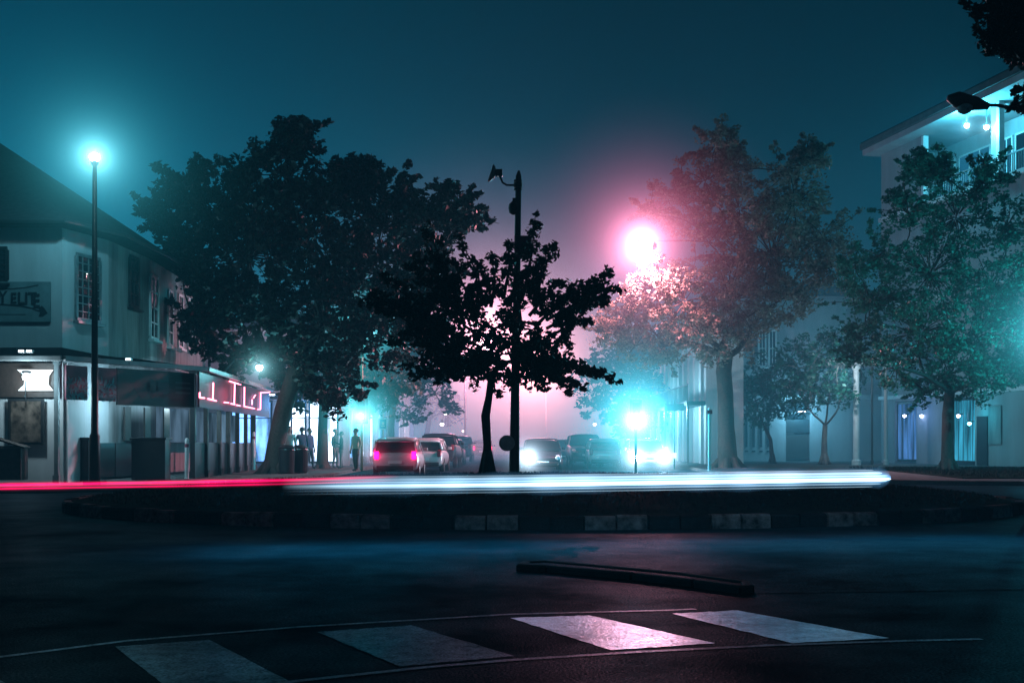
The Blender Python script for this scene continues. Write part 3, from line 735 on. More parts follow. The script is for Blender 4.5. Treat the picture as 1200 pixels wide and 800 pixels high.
ribbon([(-75, 357), (-20, 356.5), (5, 357), (25, 358.5), (38, 361.5), (47, 365)], 2.0, 35.914)
ribbon([(-75, 377 - 8), (-20, 368), (5, 368.5), (30, 368.5)], .8, 35.915)
mb.add([P(x, y, 35.912) for x, y in [(45, 361), (49, 358), (52, 361), (56, 367), (50, 371), (45, 371), (47, 366)]], [tuple(range(7))])
o = mb.build('arrow', M_let, sb); o.matrix_parent_inverse = SI
def text(body, size, loc, m, parent, inv=None, rz=0.0, sx=1.0, name='lettering', bold=0.0, align='LEFT'):
    cu = bpy.data.curves.new('t', 'FONT'); cu.body = body; cu.size = size; cu.extrude = 0.006; cu.offset = bold; cu.align_x = align
    to = bpy.data.objects.new('t', cu); COL.objects.link(to)
    dg = bpy.context.evaluated_depsgraph_get(); me = bpy.data.meshes.new_from_object(to.evaluated_get(dg))
    bpy.data.objects.remove(to); me.materials.clear(); me.materials.append(m)
    M = Matrix.Translation(loc) @ Matrix.Rotation(rz, 4, 'Z') @ Matrix.Rotation(R(90), 4, 'X') @ Matrix.Diagonal((sx, 1, 1, 1))
    me.transform(M); me.name = name
    o = bpy.data.objects.new(name, me); COL.objects.link(o); o.parent = parent
    if inv is not None: o.matrix_parent_inverse = inv
    return o
text('Y', .50, P(-1.5, 354.5, 35.90), M_let, sb, SI, sx=.82, bold=.012)
text('E', .44, P(12.5, 355, 35.90), M_let, sb, SI, sx=.8, bold=.012)
text('LIT', .50, P(20.5, 356, 35.90), M_let, sb, SI, sx=.86, bold=.012)
text('E', .56, P(38.8, 359.5, 35.90), M_let, sb, SI, sx=.72, bold=.012)

# ------------------------------------------------------------------ left street shops beyond
def shop_row(name, label, x, y0, y1, h, m, n, lit, base_z=.14, side=1, roof=True, lit_z=(.5, 3.0), pil=.35, upper=True, up_m=M_glass, deep=12):
    """row building whose street face is at x; side=+1 faces +x, -1 faces -x"""
    rt = thing(name, label, 'building', (x, y0, 0)); iv = Matrix.Translation((-x, -y0, 0))
    dp = -side * deep
    q = MB(); q.box((x + dp / 2 - side * .2, (y0 + y1) / 2, h / 2), (deep, y1 - y0, h)); o = q.build('wall', m, rt); o.matrix_parent_inverse = iv
    q = MB(); q.box((x + dp / 2 + side * .1, (y0 + y1) / 2, h + .15), (deep + .9, y1 - y0 + .5, .3)); q.box((x + dp / 2 + side * .1, (y0 + y1) / 2, h + .42), (deep + .2, y1 - y0 - .3, .25))
    o = q.build('roof', M_roof, rt, bevel=.03); o.matrix_parent_inverse = iv
    st = (y1 - y0) / n
    for i in range(n + 1):
        q = MB(); y = y0 + st * i; y = min(max(y, y0 + pil / 2), y1 - pil / 2)
        q.box((x + side * .0, y, h / 2), (.4, pil, h - .02)); o = q.build('pilaster', m, rt); o.matrix_parent_inverse = iv
    for i in range(n):
        a = y0 + st * i + pil / 2 + .08; b = y0 + st * (i + 1) - pil / 2 - .08
        f = MB(); xx = x - side * .17
        f.box((xx + side * .0, (a + b) / 2, lit_z[0] - .04), (.12, b - a, .08)); f.box((xx, (a + b) / 2, lit_z[1] + .04), (.12, b - a, .08))
        for k in range(4): f.box((xx, a + .03 + (b - a - .06) * k / 3, (lit_z[0] + lit_z[1]) / 2), (.1, .06, lit_z[1] - lit_z[0]))
        fo = f.build('window', M_trim, rt); fo.matrix_parent_inverse = iv
        g_ = MB(); g_.box((xx - side * .01, (a + b) / 2, (lit_z[0] + lit_z[1]) / 2), (.03, b - a, lit_z[1] - lit_z[0])); g_.build('pane', lit[i % len(lit)], fo)
        if upper:
            z0, z1 = h * .58, h * .58 + 1.9
            f = MB(); mid = (a + b) / 2; w_ = min(1.3, b - a)
            for z in (z0, z1, (z0 + z1) / 2): f.box((xx + side * .02, mid, z), (.1, w_, .08))
            for k in (-1, 0, 1): f.box((xx + side * .02, mid + k * w_ / 2, (z0 + z1) / 2), (.11, .08, z1 - z0))
            fo = f.build('window', M_trim, rt); fo.matrix_parent_inverse = iv
            g_ = MB(); g_.box((xx, mid, (z0 + z1) / 2), (.05, w_, z1 - z0)); g_.build('pane', up_m, fo)
    return rt
L1 = emat('shop_light_blue', (.16, .42, 1.0), 4.0, tex=(1.6, 1.6, .5)); L2 = emat('shop_light_white', (.50, .70, 1.0), 8.0, tex=(2.2, 2.2, .6)); L3 = emat('shop_light_dim', (.08, .25, .5), .5, tex=(1, 1, .5))
shop_row('shop_building', 'row of bright lit shop fronts behind the big left tree', -8.4, 60, 100, 7.0, M_cream, 9, [L1, L2, L2, L1, L3])
lamp('shop_glow', (-10.6, 58.6, 3.2), 160, (.10, .38, 1.0), .4); lamp('shop_glow', (-7.2, 78, 3.2), 60, BLUE, .4)
shop_row('far_building', 'pale far building at the end of the left side of the street', -13.0, 106, 150, 8.5, M_cream, 7, [M_glass])
fr_ = thing('corner_shop', 'blue white lit glass shop front facing the roundabout behind the standing people', 'shop', (-11, 59.9, .1)); FI = Matrix.Translation((11, -59.9, -.1))
for k, (x0_, x1_) in enumerate(((-14.0, -12.0), (-11.7, -10.3), (-10.1, -8.7))):
    q = MB(); z0_, z1_ = .35, 3.3
    for x_ in (x0_, (x0_ + x1_) / 2, x1_): q.box((x_, 59.62, (z0_ + z1_) / 2), (.09, .12, z1_ - z0_))
    q.box(((x0_ + x1_) / 2, 59.62, z1_ + .05), (x1_ - x0_ + .09, .14, .1)); q.box(((x0_ + x1_) / 2, 59.62, z0_ - .05), (x1_ - x0_ + .09, .14, .1)); q.box(((x0_ + x1_) / 2, 59.62, 2.5), (x1_ - x0_ - .1, .08, .05))
    w_o = q.build('window', M_dark, fr_); w_o.matrix_parent_inverse = FI
    q = MB(); q.box(((x0_ + x1_) / 2, 59.66, (z0_ + z1_) / 2), (x1_ - x0_ - .09, .03, z1_ - z0_)); q.build('pane', [L1, L2, L2][k], w_o)
q = MB(); q.box((-11.3, 59.4, 3.55), (5.9, .6, .22)); o_ = q.build('fascia', M_dark, fr_); o_.matrix_parent_inverse = FI
# blue-white awning strip light near the tree
for k, (px, py, Y) in enumerate(((312, 462.5, 57), (361, 486, 60), (377, 484, 66), (405, 489, 76))):
    tb = thing('strip_light', ['bluish strip light right beside the leaning trunk', 'strip light over the first lit shop window', 'strip light left of the slender trunk', 'strip light right of the slender trunk'][k], 'light', P(px, py, Y))
    q = MB(); q.box((0, 0, .06), (.9, .16, .06)); q.build('housing', M_grey, tb); q = MB(); q.box((0, 0, 0), (.8, .1, .05)); q.build('tube', emat('strip_white', (.6, .75, 1), 10), tb)

# ------------------------------------------------------------------ right side buildings
shop_row('colonnade_building', 'pale two storey colonnade building behind the right traffic light', 10.6, 64, 90, 7.1, M_bright, 12, [M_glass], side=-1, deep=1.6, pil=.75, lit_z=(.9, 3.1))
rt = thing('balcony', 'long dark balcony crossing the front of the colonnade building', 'balcony', (9.9, 77.2, 3.4))
q = MB(); q.box((0, 0, 0), (1.0, 26, .22)); q.box((-.45, 0, 1.0), (.06, 26, .06)); q.build('deck', M_dark, rt)
q = MB()
for k in range(76): q.box((-.45, -12.9 + k * .343, .55), (.03, .03, .86))
q.build('railing', M_dark, rt)
q = MB()
for k in range(9): q.box((-.42, -12.8 + k * 3.2, -1.7), (.12, .12, 3.2))
q.build('support', M_grey, rt)
for y_ in (66, 76): lamp('facade_fill', (8.6, y_, 3.0), 600, (.30, .75, 1.0), .2)  # unseen lamps added to brighten the colonnade front
shop_row('far_building', 'dim misty building row at the far right end of the street', 11.5, 100, 150, 9.0, M_cream, 8, [M_glass], side=-1, deep=10)
for k, (px, py, Y) in enumerate(((522, 484, 92), (518, 497, 84), (697, 497, 100), (543, 505, 120))):
    fl = thing('wall_lamp', ['tiny white lamp above the far parked cars, upper one', 'tiny white lamp above the far parked cars, lower one', 'tiny white lamp left of the right traffic light glow', 'tiny far lamp left of the island tree trunk'][k], 'lamp', P(px, py, Y))
    q = MB(); q.lathe((0, 0, 0), [(.04, -.12), (.13, -.06), (.14, .04), (.05, .09)], 10); q.build('bulb', emat('far_bulb', (.75, .88, 1), 10), fl)
    q = MB(); q.tube([(0, 0, .08), (0, .1, .3), (0, .5, .35)], .03, 6); q.build('bracket', M_dark, fl)
# pale gabled building facing the roundabout
gb = thing('gabled_building', 'pale building with slotted lower wall and recessed dark entrance behind the small trees', 'building', (17, 74, 0)); GI = Matrix.Translation((-17, -74, 0))
def gp(mb, name, m, **k): 
    o = mb.build(name, m, gb, **k); o.matrix_parent_inverse = GI; return o
q = MB(); X0, X1 = P(858, 500, 74).x, P(990, 500, 74).x
xa, xb = P(921, 0, 74).x, P(949, 0, 74).x
q.box(((X0 + xa) / 2, 79, 2.0), (xa - X0, 10, 4.0)); q.box(((X1 + 3 + xb) / 2, 79, 2.0), (X1 + 3 - xb, 10, 4.0)); q.box(((xa + xb) / 2, 81, 2), (xb - xa, 6, 4)); 
q.box(((X0 + X1 + 3) / 2, 79.2, 7.2), (X1 + 3 - X0, 9.6, 6.4))
gp(q, 'wall', M_cream)
q = MB()
q.add([(X0 - .4, 73.9, 10.4), (X1 + 3.4, 73.9, 10.4), (X1 + 3.4, 84.5, 10.4), (X0 - .4, 84.5, 10.4), ((X0 + X1) / 2 + 2, 73.9, 11.2), ((X0 + X1) / 2 + 2, 84.5, 11.6)],
      [(0, 1, 4), (1, 2, 5, 4), (3, 0, 4, 5), (2, 3, 5), (3, 2, 1, 0)])
gp(q, 'roof', M_roof)
for k in range(5):
    q = MB(); x = P(866 + k * 8.6, 0, 73.95).x; q.box((x, 73.96, 2.0), (.14, .1, 2.0)); q.box((x, 73.94, .75), (.2, .06, .1)); gp(q, 'slot', M_glass)
q = MB(); q.box(((xa + xb) / 2, 74.4, 1.0), (xb - xa - .02, .5, 1.5)); gp(q, 'counter', M_wood)
q = MB(); q.box(((xa + xb) / 2, 74.2, 3.1), (xb - xa - .02, .6, .12)); q.box(((xa + xb) / 2, 74.25, 2.3), (xb - xa - .02, .4, .8)); gp(q, 'canopy', M_dark)
q = MB(); q.box(((xa + xb) / 2 + .2, 73.85, 3.2), (.5, .05, .05)); gp(q, 'light_strip', emat('strip_white', (.6, .75, 1), 10))
lamp('entrance_light', ((xa + xb) / 2, 72.6, 3.2), 420, (.16, .62, .95), .2)
for px in (893, 905):
    a, b = (P(px - 4, 0, 74).x, 74.0), (P(px + 4, 0, 74).x, 74.0)
    window(a, b, 6.0, 8.2, gb, GI, off=.05, nx=2, nz=2)
q = MB(); q.box(((X0 + X1) / 2 + 1, 73.85, 4.1), (X1 - X0 + 2, .35, .28)); gp(q, 'cornice', M_white, bevel=.03)

# tall building at the right edge
TB = thing('tall_building', 'tall pale building at the right edge with deep eaves and a lit top floor', 'building', (24, 58, 0)); TI = Matrix.Translation((-24, -58, 0))
def tp_(mb, name, m, **k):
    o = mb.build(name, m, TB, **k); o.matrix_parent_inverse = TI; return o
w0, w1 = (21.9, 68.5), (29.3, 34.5)
fs_ = (w1, w0)   # facade runs from far (w0) to near (w1); outward normal to the left
def fw(mb, pa, pb, z0, z1, t=.3, off=0., mi=0):
    a, b = pxat(pa, (w0, w1)), pxat(pb, (w0, w1)); mb.wallbox(b, a, z0, z1, t, mi, off=-off)
dF = (Vector(w1) - Vector(w0)).normalized(); nF = Vector((-abs(dF.y), -abs(dF.x))).normalized()   # towards street
H3 = 18.3
TOP0 = 14.3
q = MB()
# solid lower wall with ground floor openings, then upper wall, then loggia piers
fw(q, 1036, 1052, 0, H3 - .3, .35); 
fw(q, 1052.2, 1077, 3.6, TOP0, .34); fw(q, 1077.2, 1118, 0, TOP0, .35); fw(q, 1118.2, 1146, 3.6, TOP0, .34); fw(q, 1146.2, 1330, 0, TOP0, .35)
fw(q, 1052.2, 1084, TOP0 + .01, H3 - .3, .34)
fw(q, 1165, 1172, TOP0 + .01, H3 - .3, .34); fw(q, 1230, 1240, TOP0 + .01, H3 - .3, .34)
# far return wall
q.wallbox(w0, (40, 72), 0, H3 - .3, .3)
tp_(q, 'wall', M_cream)
# loggia recess back wall, floor
def offp(p, d): v = Vector(p) - nF * d; return (v.x, v.y)
q = MB(); q.wallbox(offp(w1, 2.6), offp(w0, 2.6), TOP0 - .4, H3 - .3, .2); tp_(q, 'loggia_wall', M_white)
q = MB(); a, b = pxat(1040, (w0, w1)), w1
for z in (TOP0 + .0,):
    c = (Vector(offp(a, 1.35)) + Vector(offp(b, 1.35))) / 2
    q.box((c.x, c.y, z - .12), ((Vector(b) - Vector(a)).length, 2.3, .22), math.atan2(dF.y, dF.x))
tp_(q, 'loggia_floor', M_pave)
# windows in the loggia, facing the street
for pa, pb, lit in ((1088, 1118, 0), (1124, 1160, 1), (1166, 1186, 1), (1190, 1230, 0)):
    W0, W1 = offp(w0, 2.4), offp(w1, 2.4)
    a, b = pxat(pa, (W0, W1)), pxat(pb, (W0, W1))
    window(b, a, TOP0 + .5, H3 - 1.2, TB, TI, pane=emat('blue_lit_room', (.03, .3, .55), .35) if lit else emat('dim_blue_room', (.02, .16, .3), .22), off=.03, nx=3, nz=2, sill=False, bar=.09)
# loggia railing + white reveals
q = MB(); fw(q, 1084, 1330, TOP0 + .95, TOP0 + 1.02, .06); 
for k in range(60):
    px = 1085 + k * 2.6; a = pxat(px, (w0, w1)); q.box((a[0], a[1], TOP0 + .5), (.03, .03, .9))
tp_(q, 'railing', M_grey)
for pa, pb in ((1084.2, 1087), (1172.5, 1176)):
    q = MB(); fw(q, pa, pb, TOP0 + .02, H3 - .32, .3, off=.1); tp_(q, 'reveal', M_trim)
# eave slab with soffit
q = MB()
e0 = Vector(w0) + nF * 1.1 - dF * 1.6; e1 = Vector(w1) + nF * 1.5; i1 = Vector(w1) - nF * 9; i0 = Vector(w0) - nF * 9 - dF * 1.6
q.prism([e0, e1, i1, i0], H3 - .28, H3 + .05); tp_(q, 'soffit', M_white)
q = MB(); ee0 = e0 + nF * .12 - dF * .12
q.prism([ee0, e1 + nF * .12, i1, i0 - dF * .12], H3 + .06, H3 + .42); tp_(q, 'fascia', M_pave, bevel=.03)
rr = [e0 + nF * .2, e1 + nF * .2, i1, i0]
q = MB(); rv = [(p.x, p.y, H3 + .43) for p in rr]; m0 = (Vector(w0) - nF * 4 + dF * 2); m1 = Vector(w1) - nF * 4
rv += [(m0.x, m0.y, H3 + 1.9), (m1.x, m1.y, H3 + 1.9)]
q.add(rv, [(0, 1, 5, 4), (3, 0, 4), (2, 3, 4, 5), (1, 2, 5)]); tp_(q, 'roof', M_roof)
# floor band and slim columns at the far corner
q = MB(); fw(q, 1036, 1330, TOP0 - .25, TOP0 - .02, .5, off=.12); fw(q, 1036, 1330, 3.75, 3.95, .5, off=.12); fw(q, 1036, 1330, 9.0, 9.15, .44, off=.1); tp_(q, 'string_course', M_trim)
for pa in (1060, 1095, 1130, 1160, 1190, 1230):
    for z in (5.2, 10.1):
        a, b = pxat(pa, (w0, w1)), pxat(pa + 11, (w0, w1))
        window(b, a, z, z + 2.2, TB, TI, off=.2, nx=2, nz=3, sill=True)
# ground floor shop windows
M_sh = emat('lit_shop_blue', (.10, .34, .95), .7, tex=(3, 3, .35)); M_sh2 = emat('lit_shop_cyan', (.05, .5, .8), .9, tex=(3, 3, .3))
a, b = pxat(1052.4, (w0, w1)), pxat(1076.8, (w0, w1)); window(b, a, .3, 3.5, TB, TI, pane=M_sh, off=.0, nx=4, nz=2, sill=False, frame=M_dark)
a, b = pxat(1118.4, (w0, w1)), pxat(1145.8, (w0, w1)); window(b, a, .3, 3.5, TB, TI, pane=M_sh2, off=.0, nx=5, nz=1, sill=False, frame=M_dark)
q = MB(); fw(q, 1150, 1162, .14, 2.6, .1, off=.22); tp_(q, 'door', M_dark)
q = MB(); fw(q, 1163, 1178, 1.2, 3.1, .06, off=.21); tp_(q, 'shutter', M_stain)
# porch columns at the left of the building
pc = thing('porch', 'slim columned porch with a small white canopy at the corner of the tall building', 'porch', P(1010, 541, 62))
PCI = Matrix.Translation(-P(1010, 541, 62))
for px, w_, m in ((1003.5, .30, M_trim), (1038, .18, M_cream), (1022, .1, M_dark)):
    q = MB(); b_ = P(px, 540, 62); q.lathe((b_.x, 62, 0), [(w_ * .8, .1), (w_ * .8, .35), (w_ * .55, .4), (w_ * .5, 5.0), (w_ * .75, 5.1), (w_ * .75, 5.25)], 14)
    o = q.build('column', m, pc, smooth=False); o.matrix_parent_inverse = PCI
q = MB(); c = P(995, 0, 62.6).x; q.box((c + 1.0, 63.2, 5.42), (4.6, 2.6, .3)); q.box((c + 1.0, 63.2, 5.62), (4.9, 2.9, .08))
o = q.build('canopy', M_white, pc, bevel=.02); o.matrix_parent_inverse = PCI
lamp('porch_lamp', P(990, 440, 59.8), 260, (.6, .85, 1.0), .1)
# ceiling lights
for px, py, pw, lab in ((1133, 147, 1300, 'brightest bulb light hanging under the eaves of the tall building'), (1156, 149, 500, 'smaller bulb light to the right under the eaves of the tall building')):
    W0, W1 = offp(w0, -.6), offp(w1, -.6); a = pxat(px, (W0, W1)); z = zat(py, a[1])
    cl = thing('eaves_light', lab, 'light', (a[0], a[1], z))
    q = MB(); q.tube([(0, 0, .1), (0, 0, H3 - .3 - z)], .02); q.lathe((0, 0, .08), [(.03, .06), (.16, 0), (.16, -.03)], 14); q.build('fitting', M_grey, cl)
    q = MB(); q.lathe((0, 0, 0), [(.03, -.13), (.1, -.08), (.12, 0), (.08, .05)], 14); q.build('bulb', emat('eave_bulb', (.6, .9, 1), 60), cl, smooth=True)
    lamp('eaves_bulb', (a[0] - .3, a[1] - .4, z - .1), pw, (.06, .60, .85), .12); halo(cl, (a[0], a[1], z), 1.8, .05, (.1, .6, .8), .012, (.7, 1, 1))
for px, py, col in ((1060, 487, BLUE), (1080, 487, BLUE), (1123, 487, BLUE), (1136, 496, CYAN)):
    a = pxat(px, (offp(w0, -.25), offp(w1, -.25))); z = zat(py, a[1])
    cl = thing('wall_lamp', {1060: 'leftmost bluish lamp on the shop front of the tall building', 1080: 'second bluish lamp from the left on the tall shop front', 1123: 'bluish lamp just right of the feathery tree trunk', 1136: 'cyan lamp low on the right shop window'}[px], 'lamp', (a[0], a[1], z))
    q = MB(); q.box((.12, 0, .1), (.3, .06, .05)); q.lathe((0, 0, .06), [(.02, .05), (.12, 0)], 12); q.build('bracket', M_dark, cl)
    q = MB(); q.lathe((0, 0, 0), [(.02, -.1), (.09, -.04), (.09, .03), (.03, .06)], 12); q.build('bulb', emat('lamp_' + ('b' if col == BLUE else 'c'), (.45, .6, 1) if col == BLUE else (.2, .9, 1), 22), cl)
lamp('shop_front_light', Vector((pxat(1062, (offp(w0, -1.2), offp(w1, -1.2)))[0], pxat(1062, (offp(w0, -1.2), offp(w1, -1.2)))[1], 2.8)), 60, BLUE, .2)
lamp('shop_front_light', Vector((pxat(1135, (offp(w0, -1.2), offp(w1, -1.2)))[0], pxat(1135, (offp(w0, -1.2), offp(w1, -1.2)))[1], 2.6)), 60, CYAN, .2)

# ------------------------------------------------------------------ lamps, poles, signals
def street_lamp(label, base, top, r=.09, arm=None, bulb=None, name='street_lamp', mat_=M_grey, head='globe', lit=None, lightcol=WHITE, power=0, bulbm=None, hal=None):
    rt = thing(name, label, 'street lamp', base); H = top.z - base.z
    q = MB(); q.tube([(0, 0, 0), (0, 0, H * .15), (0, 0, H * .16), (0, 0, H)], [r * 1.5, r * 1.4, r, r * .6], 14); q.build('pole', mat_, rt, smooth=True)
    q = MB(); q.box((0, 0, .05), (r * 5, r * 5, .1)); q.build('base', M_pave, rt, bevel=.02)
    a = Vector((0, 0, H))
    if arm is not None:
        e = arm - base; q = MB(); q.tube([a - Vector((0, 0, .1)), a.lerp(e, .3) + Vector((0, 0, .08)), a.lerp(e, .7) + Vector((0, 0, .06)), e], [r * .55, r * .5, r * .45, r * .4], 10); q.build('arm', mat_, rt, smooth=True); a = e
    q = MB()
    if head == 'globe': q.lathe(a, [(.06, -.12), (.1, -.06), (.12, 0), (.06, .03)], 18)
    else:
        d = (a - Vector((0, 0, H))).normalized(); q.tube([a - d * .15, a + d * .1, a + d * .45, a + d * .62], [.06, .13, .15, .05], 12)
    q.build('lamp_head', M_dark, rt, smooth=True)
    if bulbm:
        q = MB(); c = a + (Vector((0, 0, .14)) if head == 'globe' else (a - Vector((0, 0, H))).normalized() * .3 + Vector((0, 0, -.12)))
        q.lathe(c, [(.03, -.12), (.11, -.08), (.15, 0), (.11, .07), (.05, .1)], 16); q.build('bulb', bulbm, rt, smooth=True)
        if hal: halo(rt, base + c, *hal)
        if power: lamp(name + '_light', base + c + (Vector((0, 0, .27)) if head == 'globe' else Vector((0, -.34, -.12))), power, lightcol, .12, spot=(174 if head != 'globe' else None), aim=(-.12, -.22, -1))
    return rt
B_teal = emat('bulb_teal', (.75, 1.0, 1.0), 60)
street_lamp('tall single post lamp with glowing white globe in front of the corner building', Vector((P(111, 0, 33).x, 33, .14)), Vector((P(114.5, 0, 33).x, 33, zat(190, 33))), r=.1, bulbm=B_teal, power=620, lightcol=(.16, .62, .80), mat_=M_dark, hal=(6.0, .25, (.0, .52, .66), .045, (.7, 1, 1)))
B_pink = emat('bulb_pink', (1.0, .75, .85), 300)
pl = P(848, 285, 57); street_lamp('tall street lamp with glaring pink head on a long arm beside the right tree', Vector((pl.x, 57, .14)), pl, r=.085, mat_=M_dark, arm=P(757, 283, 52), head='cobra', bulbm=B_pink, power=12500, lightcol=(1.0, .34, .44), hal=(7.0, .85, (1.0, .18, .42), .30, (1, .68, .82)))
street_lamp('distant pink street lamp hidden behind the island tree crown', Vector((P(545, 0, 88).x, 88, .14)), P(545, 395, 88), r=.1, arm=P(566, 397, 88), head='cobra', bulbm=B_pink, power=1700, lightcol=(1.0, .30, .60), hal=(17.0, 3.4, (.86, .42, .64), .0))
street_lamp('farthest pink street lamp behind the right of the island tree crown', Vector((P(640, 0, 130).x, 130, .0)), P(640, 428, 130), r=.1, arm=P(628, 430, 128), head='cobra', bulbm=B_pink, power=2300, lightcol=(1.0, .36, .70), hal=(20.0, 5.0, (.80, .50, .74), .0))
nl = P(1216, 136, 22)
street_lamp('unlit street lamp head on an arm at the top right edge', Vector((nl.x, 22, .0)), P(1216, 138, 22), r=.07, arm=P(1149, 123, 22), head='cobra', bulbm=mat('lamp_glass', (.4, .5, .5), .15, var=.5, scale=20), mat_=M_dark)
street_lamp('street lamp standing just beyond the right edge of the view', Vector((P(1240, 0, 44).x, 44, .14)), P(1240, 395, 44), r=.09, bulbm=B_teal, power=1700, lightcol=(.03, .66, .85), mat_=M_dark, hal=(5.8, .55, (.05, .58, .75), .02))
# wall lamp behind the leaves
wl = thing('bracket_lamp', 'bright cyan white bracket lamp shining through leaves at the verandah end', 'lamp', P(304, 430, 42.2))
q = MB(); q.tube([(-1.45, .3, -.3), (-.9, .2, .3), (-.4, .1, .35), (0, 0, .15)], .03); q.lathe((0, 0, .1), [(.03, .06), (.15, 0), (.15, -.03)], 14); q.build('bracket', M_dark, wl)
q = MB(); q.lathe((0, 0, 0), [(.03, -.13), (.1, -.08), (.12, 0), (.08, .06)], 14); q.build('bulb', B_teal, wl, smooth=True)
halo(wl, P(304, 430, 42.2), 2.0, .09, (.1, .6, .75), .018, (.7, 1, 1))
lamp('bracket_lamp_light', P(304, 433, 41.9), 150, (.15, .8, .95), .14)

# signal posts
def signal(label, base, zs, mast=None, post_m=M_dark, power=500, lit='green', col=CYAN, hal=None):
    rt = thing('traffic_light', label, 'traffic light', base); top = max(zs) + .35
    q = MB(); q.tube([(0, 0, 0), (0, 0, top)], .055, 10); q.build('pole', post_m, rt, smooth=True)
    for z in zs:
        h = MB(); zz = z + .28; h.box((0, -.14, zz), (.3, .2, .92)); h.box((0, -.02, zz), (.5, .02, 1.15)); ho = h.build('signal_head', M_tshell, rt, bevel=.03)
        for k in range(3):
            c = (0, -.245, z + .28 * k)
            l = MB(); l.lathe(c, [(.1, .0), (.095, -.012), (.06, -.025)], 16, 'Y')
            l.build('lens', [emat('signal_cyan', (.35, 1.0, 1.0), 120), M_glass, M_glass][k], ho)
            v = MB()
            n = 10; vs = []; 
            for i in range(n + 1):
                t = math.pi * i / n; 
                for yy in (-.24, -.42): vs.append((c[0] + .12 * math.cos(t), yy, c[2] + .12 * math.sin(t)))
            v.add(vs, [(2 * i, 2 * i + 1, 2 * i + 3, 2 * i + 2) for i in range(n)]); v.build('visor', M_tshell, ho)
        if hal: halo(rt, Vector(base) + Vector((0, -.3, z)), *hal)
        lamp('signal_light', Vector(base) + Vector((0, -.5, z)), power, col, .12)
    return rt
b1 = P(424, 552, 48); b1.z = .14
signal('left traffic light showing green on a post beside the white hatchback', b1, [zat(492, 48), zat(392, 48)], power=220, post_m=mat('orange_pole', (.35, .12, .06), .5), col=(.005, .55, .75), hal=(4.0, .42, (.0, .6, .75), .10, (.5, 1, 1)))
b2 = P(745, 548, 50); b2.z = 0.0
signal('right traffic light showing glaring green above the oncoming car', b2, [zat(492, 50)], power=1300, col=(.005, .50, .75), hal=(7.0, .95, (.0, .56, .78), .22, (.6, 1, 1)))

# tall camera pole on the island
cpb = Vector((P(602, 0, 24.6).x, 24.6, mound_z(P(602, 0, 24.6).x, 24.6)))
cp = thing('camera_pole', 'tall dark pole on the island with dish antenna, cameras and cabinet', 'pole', cpb)
Hc = zat(200, 24.6) - cpb.z; lean = P(608, 0, 24.6).x - cpb.x
def cpx(px, py, dy=0): v = P(px, py, 24.6 + dy) - cpb; return v
q = MB(); q.tube([(0, 0, -.1), (0.01, 0, .02), (lean * .3, 0, Hc * .3), (lean * .7, 0, Hc * .7), (lean * .95, 0, Hc - .12), (lean, 0, Hc)], [.12, .11, .09, .07, .062, .02], 14); q.build('pole', M_dark, cp, smooth=True)
q = MB(); q.tube([cpx(606, 217), cpx(594, 217), cpx(589, 214), cpx(586, 207), cpx(586, 202)], .022, 8); q.lathe(cpx(607, 217), [(.09, -.05), (.09, .05)], 12); q.lathe(cpx(607, 222), [(.085, -.02), (.085, .02)], 12); q.lathe(cpx(607, 212), [(.085, -.02), (.085, .02)], 12); q.build('arm', M_dark, cp, smooth=False)
q = MB(); c = cpx(578, 204); ax = Vector((-.95, -.1, .3)).normalized(); M3 = ax.to_track_quat('Z', 'Y').to_matrix()
prof = [(.02, -.06), (.09, -.04), (.16, .01), (.19, .06), (.18, .065), (.15, .02), (.08, -.025), (.01, -.04)]
tmp = MB(); tmp.lathe((0, 0, 0), prof, 20); q.add([M3 @ Vector(v) + c for v in tmp.v], tmp.f); q.build('dish', M_grey, cp, smooth=True)
q = MB(); q.box(cpx(585, 203), (.13, .13, .15)); q.tube([cpx(580, 204), cpx(585, 203)], .035); q.build('antenna_unit', M_dark, cp, bevel=.015)
q = MB(); q.lathe(cpx(602, 244), [(.02, -.14), (.09, -.1), (.11, 0), (.1, .08), (.04, .14)], 16); q.box(cpx(604, 236), (.12, .12, .12)); q.tube([cpx(602, 236), cpx(607, 236)], .03); q.build('dome_camera', M_dark, cp, smooth=False)
q = MB(); q.box(cpx(613, 290, -.05), (.36, .2, .46)); q.box(cpx(613, 290, -.17), (.32, .02, .42)); q.build('cabinet', M_maroon, cp, bevel=.01)
q = MB(); q.lathe(cpx(594, 519, -.1), [(.165, -.012), (.165, .012)], 24, 'Y'); q.tube([cpx(594, 519), cpx(602, 519)], .02); q.build('round_plate', M_grey, cp)

# small sign posts
ks = thing('parking_sign', 'small square blue sign on a thin post right of the left traffic light', 'sign', Vector((P(449, 0, 52).x, 52, .14)))
q = MB(); q.tube([(0, 0, 0), (0, 0, zat(484, 52) - .14)], .03); q.build('post', M_grey, ks)
z_ = zat(496.5, 52) - .14
q = MB(); q.box((0, -.05, z_), (.36, .02, .48)); q.build('sign_plate', mat('sign_blue', (.05, .25, .38), .4), ks)
q = MB()
for dx, dz, w_, h_ in ((0, .215, .33, .025), (0, -.215, .33, .025), (-.155, 0, .025, .44), (.155, 0, .025, .44), (0, .02, .1, .12), (0, -.1, .16, .03)): q.box((dx, -.064, z_ + dz), (w_, .006, h_))
q.build('symbol', M_trim, ks)
ts_ = thing('street_name_sign', 'wide low board sign on a post in front of the colonnade', 'sign', Vector((P(790, 0, 52).x, 52, .14)))
q = MB(); q.tube([(0, 0, 0), (0, 0, zat(470, 52) - .14)], .035); q.build('post', M_grey, ts_)
q = MB(); q.box((0, -.05, zat(477, 52) - .14), (.85, .03, .3)); q.build('board', M_grey, ts_, bevel=.005)
